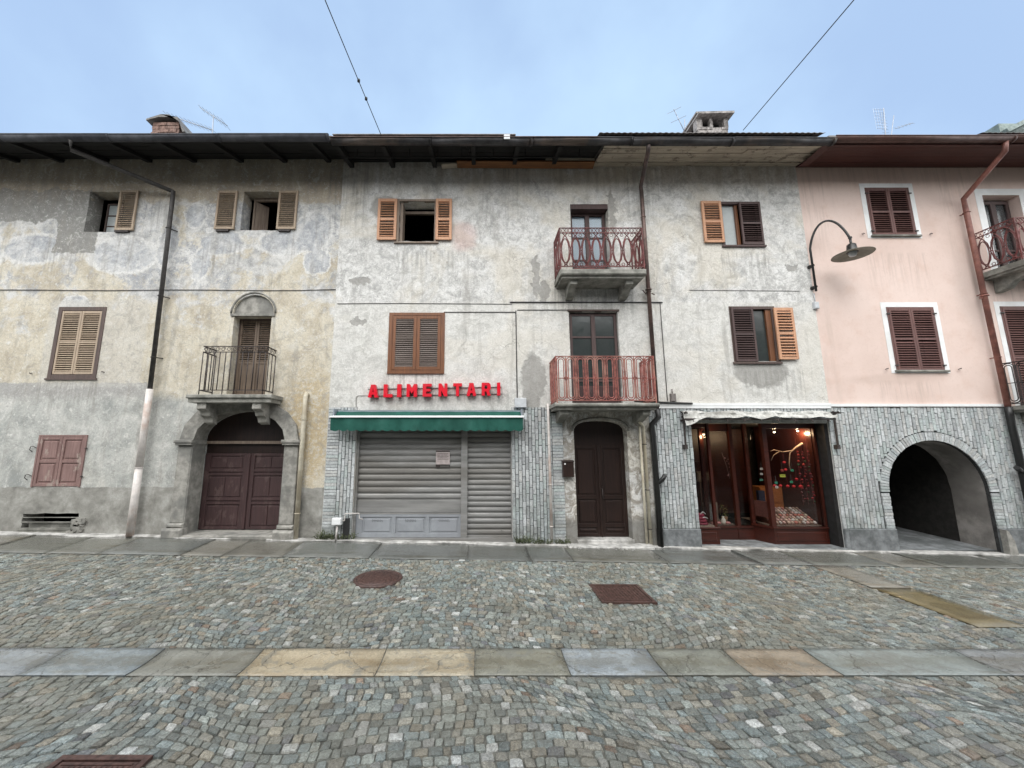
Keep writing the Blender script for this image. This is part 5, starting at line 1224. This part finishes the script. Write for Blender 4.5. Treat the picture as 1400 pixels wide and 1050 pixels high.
# slabs
def slab(m,P,c,lift=.0,dish=0.0,inset=.004,nx=5,ny=4):
    # P: 4 corners (x,y) anticlockwise; grid so that it follows the ground
    cx=sum(p[0] for p in P)/4; cy=sum(p[1] for p in P)/4
    Q=[(x+(inset if x<cx else -inset),y+(inset if y<cy else -inset)) for x,y in P]
    t1=rnd.uniform(-.003,.003)
    base=len(m.v)
    for j in range(ny+1):
        for i in range(nx+1):
            s=i/nx; t=j/ny
            x=(Q[0][0]*(1-s)+Q[1][0]*s)*(1-t)+(Q[3][0]*(1-s)+Q[2][0]*s)*t; y=(Q[0][1]*(1-s)+Q[1][1]*s)*(1-t)+(Q[3][1]*(1-s)+Q[2][1]*s)*t
            e=.004 if i in(0,nx) or j in(0,ny) else 0
            m.v.append((x,y,gz(x,y)+lift-e+t1-dish*math.sin(PI*t)))
    for j in range(ny):
        for i in range(nx): a=base+j*(nx+1)+i; m.face((a,a+1,a+nx+2,a+nx+1),c,True)
    # skirts
    rim=[base+i for i in range(nx+1)]+[base+j*(nx+1)+nx for j in range(1,ny+1)]+[base+ny*(nx+1)+i for i in range(nx-1,-1,-1)]+[base+j*(nx+1) for j in range(ny-1,0,-1)]
    b2=len(m.v)
    for r in rim: v=m.v[r]; m.v.append((v[0],v[1],v[2]-.03))
    for i in range(len(rim)):
        j=(i+1)%len(rim); m.face((rim[i],b2+i,b2+j,rim[j]),sc(c,.5))
def bandcol():
    return rnd.choice([(.20,.22,.23),(.19,.19,.165),(.22,.24,.25),(.24,.22,.18)])
jt=[-13.6,-12.2,-10.9,-9.4,-8.3,-6.9,-5.4,-4.12,-3.15,-2.16,-.93,-.04,.82,1.68,2.44,3.25,4.75,5.9,7.2,8.4,9.9,11.2,12.6,14]
bc={-5.4:(.28,.30,.31),-4.12:(.27,.30,.32),-3.15:(.22,.25,.26),-2.16:(.42,.355,.25),-.93:(.43,.375,.275),-.04:(.24,.235,.19),.82:(.31,.34,.355),1.68:(.22,.225,.19),2.44:(.30,.25,.19),3.25:(.25,.275,.26),4.75:(.24,.25,.25)}
bc[-3.15]=(.235,.232,.20); bc[-4.12]=(.245,.275,.285)
m=M()
for i in range(len(jt)-1):
    a,b=jt[i],jt[i+1]; c=bc.get(a) or bandcol()
    slab(m,[(a,BY0),(b,BY0),(b,BY1),(a,BY1)],c,.006,.009,.005,8,8)
BAND=mat_slab('wet_channel_slabs',.20,.45,True); struct(m.build('drainage_channel',BAND,origin=(0,0,0)))
m=M(); x=-14
while x<14.5:
    w=rnd.uniform(.7,1.7); e=min(x+w,14.6); k=rnd.uniform(.85,1.15); c=sc(rnd.choice([(.155,.155,.135),(.135,.138,.122),(.175,.168,.145),(.14,.145,.135)]),k)
    sk=rnd.uniform(-.02,.02)
    slab(m,[(x,PY),(e,PY),(e,-.13),(x,-.13)],c,.006,0,.004,8,5); x=e
c=(.30,.25,.155)
slab(m,[(SX0,-2.1),(SX1,-2.1),(SX1,PY),(SX0,PY)],(.24,.225,.19),.006,0,.004,4,6); slab(m,[(SX0,SY),(SX1,SY),(SX1,-2.1),(SX0,-2.1)],(.19,.155,.085),.006,0,.004,4,6)
struct(m.build('pavement',SLAB,origin=(0,0,0)))
# pale cement fillet along the houses
m=M(); n=220; base=len(m.v)
for i in range(n+1):
    x=-14+28.5*i/n; w=.03+.03*math.sin(x*3.1)+rnd.uniform(-.02,.02)
    m.v+=[(x,.05,gz(x,0)+.012),(x,-.13,gz(x,-.1)+.012),(x,-.13-w,gz(x,-.2)+.009),(x,-.15-w,gz(x,-.2)-.01)]
for i in range(n):
    for k in range(3): a=base+i*4+k; m.face((a,a+1,a+5,a+4),None,True)
struct(m.build('cement_edge',CEM,origin=(0,0,0)))
m=M(); m.add([(acx-ahw,.05,gz(9.3,0)+.02),(acx+ahw,.05,gz(9.3,0)+.015),(acx+ahw,5.5,.05),(acx-ahw,5.5,.05)],[(0,1,2,3)]); struct(m.build('passage_path',PLINTH,origin=(0,0,0)))
# covers
MC=thing('manhole_cover','round rusty manhole cover in the cobbles before the roller shutter','manhole cover',(mh[0],mh[1],gz(mh[0],mh[1])-.02))
z=gz(mh[0],mh[1])+.010; m=M(); m.lathe((mh[0],mh[1],z),[(mh[2]+.02,-.03),(mh[2]+.02,.0),(mh[2]-.02,.001),(mh[2]-.025,-.006)],40); m.build('cover_frame',RUST,MC)
m=M(); m.lathe((mh[0],mh[1],z),[(mh[2]-.03,-.01),(mh[2]-.032,0),(.0,.001)],40)
for i in range(-7,8):
    for j in range(-7,8):
        if (i*i+j*j)*.04**2<(mh[2]-.06)**2: x,y=mh[0]+i*.04,mh[1]+j*.04; m.box(x-.011,x+.011,y-.011,y+.011,z,z+.004)
m.build('cover_plate',RUST,MC)
def grate(r,label,name,cat):
    a,b,c,d=r; G=thing(name,label,cat,((a+b)/2,(c+d)/2,gz((a+b)/2,(c+d)/2)-.03)); z=gz((a+b)/2,(c+d)/2)+.006
    m=M(); m.box(a,b,c,c+.04,z-.04,z); m.box(a,b,d-.04,d,z-.04,z); m.box(a,a+.04,c+.04,d-.04,z-.04,z); m.box(b-.04,b,c+.04,d-.04,z-.04,z); m.build('cover_frame',RUST,G)
    m=M(); m.box(a+.05,b-.05,c+.05,d-.05,z-.03,z-.006); n=12
    m.box(a+.07,b-.07,c+.065,c+.08,z-.006,z); m.box(a+.07,b-.07,d-.08,d-.065,z-.006,z)
    for i in range(n+1):
        for j in range(n+1):
            x=a+.09+(b-a-.18)*i/n; y=c+.10+(d-c-.20)*j/n; m.box(x-.012,x+.012,y-.012,y+.012,z-.006,z-.001)
    m.build('cover_plate',RUST,G)
grate(gr_,'square rusty drain cover in the cobbles before the front door','drain_cover','drain cover'); grate(gr3,'rusty square cover at the bottom left corner of the road','drain_cover','drain cover')
g4=(fx(525,743,-.0),)
# weeds
def weed(x,y,n,h,label):
    m=M()
    for i in range(n):
        a=rnd.uniform(0,2*PI); l=h*rnd.uniform(.5,1.1); p=Vector((x+rnd.uniform(-.16,.16),y+rnd.uniform(-.03,.03),gz(x,y)+.01)); d=Vector((math.cos(a)*rnd.uniform(.2,.9),math.sin(a)*.3-.25,rnd.uniform(.5,1))).normalized()
        s_=d.cross(Vector((0,1,0))).normalized()*rnd.uniform(.004,.010)
        q=p+d*l*.6; t_=q+(d+Vector((0,0,-.9))).normalized()*l*.45
        k=len(m.v); m.v+=[tuple(p-s_*.5),tuple(p+s_*.5),tuple(q+s_),tuple(q-s_),tuple(t_)]; m.face((k,k+1,k+2,k+3)); m.face((k+3,k+2,k+4))
        for u_ in range(3):
            c=p+d*l*rnd.uniform(.2,1); e=Vector((rnd.uniform(-1,1),rnd.uniform(-.6,.2),rnd.uniform(-.3,.8)))*.028; f_=Vector((rnd.uniform(-1,1),rnd.uniform(-.5,.5),rnd.uniform(-1,1)))*.012
            k=len(m.v); m.v+=[tuple(c),tuple(c+e*.5+f_),tuple(c+e),tuple(c+e*.5-f_)]; m.face((k,k+1,k+2,k+3))
    tag(m.build('weed',LEAF),label,'weed','weeds at the foot of the wall')
weed(fx(448,735),-.09,60,.22,'tangle of dark weeds between the cream pipe and the meter post'); weed(fx(474,735),-.06,40,.16,'weeds at the left end of the roller shutter, right of the meter post')
weed(fx(715,742),-.08,60,.22,'weeds at the right end of the roller shutter'); weed(fx(741,744),-.08,40,.17,'small weeds right beside the white pipe under the tiled pier')
weed(fx(768,746),-.05,40,.14,'low weeds left of the front doorstep')
# fallen plaster crumbs by the door
m=M()
for i in range(90):
    x=rnd.uniform(1.7,3.1); y=-.12-abs(rnd.gauss(0,.12)); s_=rnd.uniform(.006,.022); z=gz(x,y)+.01
    m.obox((x,y,z+s_*.4),(s_,s_*.3,0),(-s_*.3,s_*.8,0),(0,0,s_*.5))
struct(m.build('plaster_rubble',CEM,origin=(0,0,0)),'stuff')

# =================================================================================================== SHOP GOODS
def gd(name,m,label,cat,group=None,mat=None): return tag(m.build(name,mat or VC),label,cat,group)
zs=g2+.32
fl=zs+.055
# sloping trays of small souvenirs in the right bay
TRc=[(.62,.45,.36),(.70,.62,.50),(.55,.20,.16),(.45,.30,.22),(.75,.70,.66),(.60,.38,.34)]
trays=[(6.10,6.41,'left'),(6.43,6.73,'middle'),(6.75,7.05,'right')]
for x0_,x1_,wd in trays:
    T_=thing('souvenir_tray','sloping tray of small pale souvenirs, %s one behind the right shop window'%wd,'tray',((x0_+x1_)/2,.6,fl),'sloping trays in the shop window')
    m=M(); y0,y1,z0,z1=.36,.85,fl+.01,fl+.26; m.add([(x0_,y0,z0),(x1_,y0,z0),(x1_,y1,z1),(x0_,y1,z1),(x0_,y0,fl-.005),(x1_,y0,fl-.005),(x1_,y1,fl-.005),(x0_,y1,fl-.005)],[(0,1,2,3),(4,7,6,5),(0,4,5,1),(1,5,6,2),(2,6,7,3),(3,7,4,0)],(.10,.04,.025)); m.build('tray_board',VC,T_)
    m=M(); nx,ny=4,7
    for i in range(nx):
        for j in range(ny):
            x=x0_+(x1_-x0_)*(i+.5)/nx; t=(j+.5)/ny; y=y0+(y1-y0)*t; z=z0+(z1-z0)*t; c=sc(rnd.choice(TRc),rnd.uniform(.7,1.1)); k=rnd.uniform(.016,.026)
            m.obox((x,y-.01,z+.014),(k,0,rnd.uniform(-.3,.3)*k),(0,.024,.013),(0,-.006,.012),c)
    m.build('souvenirs',VC,T_)
m=M(); x=6.0
m.obox((5.985,.52,fl+.30),(.02,.0,0),(.06,-.14,0),(0,0,.16),(.12,.04,.03))
gd('display_board',m,'narrow dark board of pink trinkets beside the splayed shop window','display board')
# hanging ornaments: round red balls / hearts and price cards
cards=[(1069,643,(.50,.09,.07)),(1083,643,(.05,.38,.22)),(1061,660,(.05,.40,.24)),(1082,659,(.04,.38,.2)),(1062,666,(.80,.76,.72)),(1041,641,(.75,.72,.66)),(1041,648,(.7,.7,.65)),(1041,656,(.10,.35,.24))]
for i,(u,v,c) in enumerate(cards):
    Y=.42; x,z=XZ(u,v,Y); m=M(); k=.028; m.box(x-k,x+k,Y-.004,Y+.004,z-k*.8,z+k*.8,c); m.box(x-k*.55,x+k*.55,Y-.007,Y-.004,z-.004,z+.004,(.05,.05,.05)); m.tube([(x,Y,z+k*.8),(x,Y,z+.16)],.0018,3,col=(.2,.2,.2))
    wd={0:'orange-red hanging card, uppermost on the front pane',1:'small green hanging card beside the yellow one, upper right',2:'green hanging card, lower left over the trays',3:'green hanging card under the yellow one',4:'white hanging card lowest beside the red balls',5:'top pale card on the splayed side pane',6:'second pale card down on the splayed side pane',7:'green card lowest on the splayed side pane'}[i]
    gd('hanging_card',m,wd,'card','cards hanging in the shop window')
Y=.42; x,z=XZ(1070,650.5,Y); m=M(); m.box(x-.055,x+.055,Y-.006,Y+.006,z-.028,z+.028,(.62,.66,.10)); m.box(x-.035,x+.035,Y-.009,Y-.006,z-.004,z+.006,(.1,.12,.03)); gd('price_card',m,'yellow-green card in the middle of the right shop window','card')
balls=[(1059,664),(1067,664),(1077,664.5),(1085,665),(1095,665),(1072,632),(1089,655),(1113,641),(1120,664),(1123,682),(1117,646),(1105,640),(1074,642),(1107,660),(1125,690)]
bl=['first','second','third','fourth','fifth']
for i,(u,v) in enumerate(balls):
    Y=.5 if i<5 else .58; x,z=XZ(u,v,Y); m=M(); r=.032 if i!=4 else .042; c=(.62,.025,.035) if i!=9 and i!=14 else ((.45,.05,.04) if i==9 else (.25,.42,.08))
    m.lathe((x,Y,z),[(r*math.sin(PI*k/8),-r*math.cos(PI*k/8)*(.8 if k>4 else 1)) for k in range(9)],10,col=c); m.tube([(x,Y,z+r*.7),(x,Y,z+.2)],.0018,3,col=(.3,.05,.05))
    if i<5: lb='red ornament, %s from the left in the row under the yellow card'%bl[i]
    else: lb={5:'red ornament hanging highest, by the pale branch',6:'red ornament between the row and the yellow card, to its right',7:'red ornament high at the right side of the window',8:'red ornament right of the row, near the wooden side',9:'dull red ornament low at the right side',10:'red ornament just below the high right one',11:'red ornament at the top of the right cluster',12:'red ornament hanging left of the yellow card top',13:'red ornament in the centre of the right cluster',14:'green ornament low at the right side above the trays'}[i]
    gd('hanging_ornament',m,lb,'ornament','red ornaments hanging in the shop window')
# branch
def bp(u,v,Y=.55): x,z=XZ(u,v,Y); return (x,Y,z)
m=M(); c=(.42,.30,.22); m.tube([bp(1103,601),bp(1098,606),bp(1088,612),bp(1080,619),bp(1079,634),bp(1081,644)],[.035,.03,.02,.013,.010,.007],7,col=c); m.tube([bp(1083,616),bp(1070,618),bp(1058,615),bp(1053,617)],[.012,.009,.007,.005],6,col=c); m.tube([bp(1066,617),bp(1058,622),bp(1054,630)],[.008,.006,.004],5,col=c)
gd('decorative_branch',m,'pale bare branch hung across the top of the right shop window','branch')
# left bay: dark red cushion / folded cloth
m=M(); x0_=a_=4.46
for k in range(4): m.lathe((4.62,.42,fl+.0+k*.055),[(0,0),(.15-.02*k,0),(.17-.02*k,.025),(.15-.02*k,.05),(0,.055)],14,col=sc((.20,.02,.045),1+.25*k))
gd('folded_cloth',m,'heap of folded wine-red cloth in the left shop window','cloth')
m=M(); c=(.75,.74,.72); m.tube([(4.60,.35,fl+.20),(4.66,.33,fl+.26),(4.72,.35,fl+.22)],.012,6,col=c); m.tube([(4.58,.33,fl+.13),(4.68,.30,fl+.16),(4.75,.33,fl+.13)],.010,6,col=c); gd('pale_ribbon',m,'pale ribbon lying on the wine-red cloth','ribbon')
# recessed window: picture frame, pot plant, white lamp-like figure, pink rounds
F=thing('picture_frame','framed pale picture leaning in the recessed shop window','picture frame',(5.14,.9,zs))
m=M(); x0_,x1_,z0_,z1_=4.99,5.31,zs+.02,zs+.42
m.box(x0_,x0_+.03,.88,.91,z0_,z1_); m.box(x1_-.03,x1_,.88,.91,z0_,z1_); m.box(x0_+.03,x1_-.03,.88,.91,z0_,z0_+.03); m.box(x0_+.03,x1_-.03,.88,.91,z1_-.03,z1_); m.build('frame',W_GRB,F)
m=M(); m.box(x0_+.03,x1_-.03,.893,.903,z0_+.03,z1_-.03,(.42,.45,.44)); m.build('picture',VC,F)
m=M(); x,z=XZ(1008,733,.75); x=5.33; m.lathe((x,.75,zs),[(0,0),(.035,0),(.05,.03),(.04,.09),(.018,.12),(.022,.15),(0,.16)],12,col=(.80,.76,.66)); gd('white_vase',m,'small bright white vase in the recessed shop window','vase')
for k,x in enumerate((5.03,5.20,5.40)):
    m=M(); m.lathe((x,.72,zs),[(0,0),(.04,.0),(.055,.02),(.04,.045),(0,.05)],12,col=(.62,.28,.26)); gd('pink_box',m,['pink round box at the left end of the recessed sill','pink round box in the middle of the recessed sill','pink round box right of the white vase'][k],'box','pink round boxes on the sill')
m=M(); c0=(5.42,.85,zs+.02)
m.lathe(c0,[(0,0),(.05,0),(.065,.1),(.06,.11),(0,.1)],12,col=(.35,.22,.12))
for i in range(60):
    a=rnd.uniform(0,2*PI); b_=rnd.uniform(.1,.36); r_=rnd.uniform(.02,.10); p=Vector((c0[0]+r_*math.cos(a),c0[1]+r_*math.sin(a)*.6,c0[2]+b_)); e=Vector((rnd.uniform(-1,1),rnd.uniform(-1,1),rnd.uniform(-.5,1)))*.03; f_=Vector((rnd.uniform(-1,1),rnd.uniform(-1,1),rnd.uniform(-1,1)))*.014
    k=len(m.v); m.v+=[tuple(p),tuple(p+e*.5+f_),tuple(p+e),tuple(p+e*.5-f_)]; m.face((k,k+1,k+2,k+3),rnd.choice([(.18,.20,.04),(.30,.22,.06),(.10,.14,.04)]))
gd('potted_plant',m,'small yellow-green plant in a brown pot beside the framed picture','plant')
m=M(); m.box(5.03,5.33,1.1,1.14,1.05,1.28,(.16,.10,.06)); m.box(5.06,5.30,1.09,1.10,1.08,1.25,(.22,.16,.11)); m.bar((5.1,1.12,zs),(5.1,1.12,1.05),.02,col=(.1,.06,.04)); m.bar((5.26,1.12,zs),(5.26,1.12,1.05),.02,col=(.1,.06,.04)); gd('brown_panel',m,'plain brown panel on two stands above the framed picture','panel')
m=M(); 
for i in range(26):
    t=i/26; p=Vector((5.50+.10*math.sin(t*3)+rnd.uniform(-.03,.03),.74,1.62-.42*t)); e=Vector((rnd.uniform(-1,1),rnd.uniform(-.5,.5),rnd.uniform(-1,.3)))*.035; f_=e.cross(Vector((0,1,0)))*.4; k=len(m.v); m.v+=[tuple(p),tuple(p+e*.5+f_),tuple(p+e),tuple(p+e*.5-f_)]; m.face((k,k+1,k+2,k+3),sc((.42,.22,.20),rnd.uniform(.6,1.2)))
m.tube([(5.44,.76,1.72),(5.52,.75,1.4),(5.55,.74,1.15)],.006,5,col=(.2,.12,.1)); gd('dried_flowers',m,'faded pink dried flowers hanging in the recessed shop window','dried flowers')
m=M(); m.box(6.28,6.42,.92,1.0,fl+.30,fl+.62,(.02,.025,.05)); gd('dark_case',m,'dark blue upright case behind the sloping trays','case')
m=M(); m.lathe((6.38,.86,fl+.27),[(0,0),(.10,0),(.13,.02),(.10,.05),(0,.06)],14,col=(.55,.30,.30)); m.lathe((6.36,.84,fl+.32),[(0,0),(.07,0),(.05,.03),(0,.035)],12,col=(.7,.68,.66)); gd('round_dish',m,'pale pink dish with a white top behind the middle tray','dish')
for k,(u,wd) in enumerate(((1106,'left'),(1115,'middle'),(1122,'right'))):
    m=M(); Y=.36; x=6.80+.11*k; za,zb__=fz(618,Y),fz(690,Y); n=17; m.tube([(x,Y,za+.3),(x,Y,zb__)],.003,3,col=(.2,.03,.03))
    for i_ in range(n):
        z=za+(zb__-za)*i_/n+rnd.uniform(-.01,.01); r=rnd.uniform(.011,.024); xx=x+rnd.uniform(-.03,.03)
        m.lathe((xx,Y-.02,z),[(r*math.sin(PI*q/6),-r*math.cos(PI*q/6)) for q in range(7)],8,col=rnd.choice([(.28,.012,.014),(.18,.01,.012),(.40,.03,.02),(.03,.07,.02),(.10,.02,.02)]))
    gd('berry_garland',m,'hanging red berry garland, %s one of the three at the right of the shop window'%wd,'garland','garlands hanging in the shop window')
m=M(); m.box(6.55,7.07,1.25,1.6,zs,zs+.72,(.34,.12,.03)); m.box(6.57,7.05,1.235,1.25,zs+.03,zs+.34,(.42,.15,.04)); m.box(6.57,7.05,1.235,1.25,zs+.37,zs+.69,(.36,.13,.04)); gd('wooden_chest',m,'orange-brown wooden chest behind the souvenir trays','chest')
# shop spotlights (lit in the photograph)
BUL=mat_emit('lit_spot_bulb',(1,.80,.52,1),14)
for i,(u,v,Y,lb) in enumerate(((962,593.5,.5,'lit spotlight in the left shop window'),(1058.5,590.5,.5,'lit spotlight at the top of the right shop window, the left one'),(1090.5,589,.5,'lit spotlight at the top of the right shop window, the right one'))):
    x,z=XZ(u,v,Y); Sp=thing('spotlight',lb,'spotlight',(x,Y,z),'spotlights in the shop window')
    m=M(); m.lathe((x,Y,z),[(.0,.07),(.022,.07),(.026,.0),(.022,.0)],12,(0,.2,1)); m.tube([(x,Y,z+.06),(x,Y,s2[3]-.04)],.006,5); m.build('housing',IRON,Sp)
    m=M(); m.lathe((x,Y,z-.004),[(.0,-.016),(.014,-.012),(.02,.0),(0,.002)],12,(0,.2,1)); m.build('bulb',BUL,Sp)
    L=bpy.data.lights.new('spot_glow','POINT'); L.energy=9.0 if i else 7.0; L.color=(1,.72,.42); L.shadow_soft_size=.03; lo=bpy.data.objects.new('spot_glow',L); lo.location=(0,0,-.06); lo.parent=Sp; C.objects.link(lo)

# =================================================================================================== SKY, SUN, CAMERA
w=bpy.data.worlds.new('World'); S.world=w; w.use_nodes=True; nt=w.node_tree; nt.nodes.clear()
SE,SR=R(52),R(200)
def wn(t,ins=None,**p):
    n=nt.nodes.new(t)
    for k,v in p.items(): setattr(n,k,v)
    for k,v in (ins or {}).items():
        if isinstance(v,bpy.types.NodeSocket): nt.links.new(v,n.inputs[k])
        else: n.inputs[k].default_value=v
    return n
sky=wn('ShaderNodeTexSky',sky_type='NISHITA',sun_disc=False,sun_elevation=SE,sun_rotation=SR)
tc=wn('ShaderNodeTexCoord'); n1=wn('ShaderNodeTexNoise',{'Vector':tc.outputs['Generated'],'Scale':1.6,'Detail':6.0,'Roughness':.5})
sp=wn('ShaderNodeSeparateXYZ',{0:tc.outputs['Generated']})
rm=wn('ShaderNodeMapRange',{0:n1.outputs[0],1:.35,2:.65,3:0.0,4:1.0},interpolation_type='SMOOTHSTEP')
cloud=wn('ShaderNodeMix',data_type='RGBA'); nt.links.new(rm.outputs[0],cloud.inputs[0]); cloud.inputs[6].default_value=(3.15,4.35,6.3,1); cloud.inputs[7].default_value=(4.3,5.85,7.6,1)
mx=wn('ShaderNodeMix',data_type='RGBA'); mx.inputs[0].default_value=.85; nt.links.new(sky.outputs[0],mx.inputs[6]); nt.links.new(cloud.outputs[2],mx.inputs[7])
# sky brightened overhead and behind the viewer, out of view, to light the facades
g=wn('ShaderNodeMapRange',{0:sp.outputs[1],1:.45,2:-.5,3:0.0,4:1.0},interpolation_type='SMOOTHSTEP')
br=wn('ShaderNodeMix',data_type='RGBA'); nt.links.new(g.outputs[0],br.inputs[0]); nt.links.new(mx.outputs[2],br.inputs[6]); br.inputs[7].default_value=(17.8,18.0,18.0,1)
bg=wn('ShaderNodeBackground',{0:br.outputs[2],1:.1}); ow=wn('ShaderNodeOutputWorld',{0:bg.outputs[0]})
L=bpy.data.lights.new('sun','SUN'); L.energy=1.3; L.angle=R(45); L.color=(1,.985,.96); so=bpy.data.objects.new('sun',L); C.objects.link(so)
d=Vector((math.sin(SR)*math.cos(SE),math.cos(SR)*math.cos(SE),math.sin(SE))); so.rotation_euler=d.to_track_quat('Z','Y').to_euler(); so.location=(0,-6,12)
cam=bpy.data.cameras.new('camera'); co=bpy.data.objects.new('camera',cam); C.objects.link(co); S.camera=co
co.location=(0,-DIST,EYE); co.rotation_euler=(R(90)+TH,0,0); cam.sensor_width=36; cam.lens=36*FL/1400; cam.shift_x=45/1400; cam.clip_end=500; cam.clip_start=.05
S.render.resolution_x=1024; S.render.resolution_y=768
S.view_settings.view_transform='Standard'; S.view_settings.look='None'; S.view_settings.gamma=1; S.view_settings.exposure=0.66
S.render.engine='CYCLES'
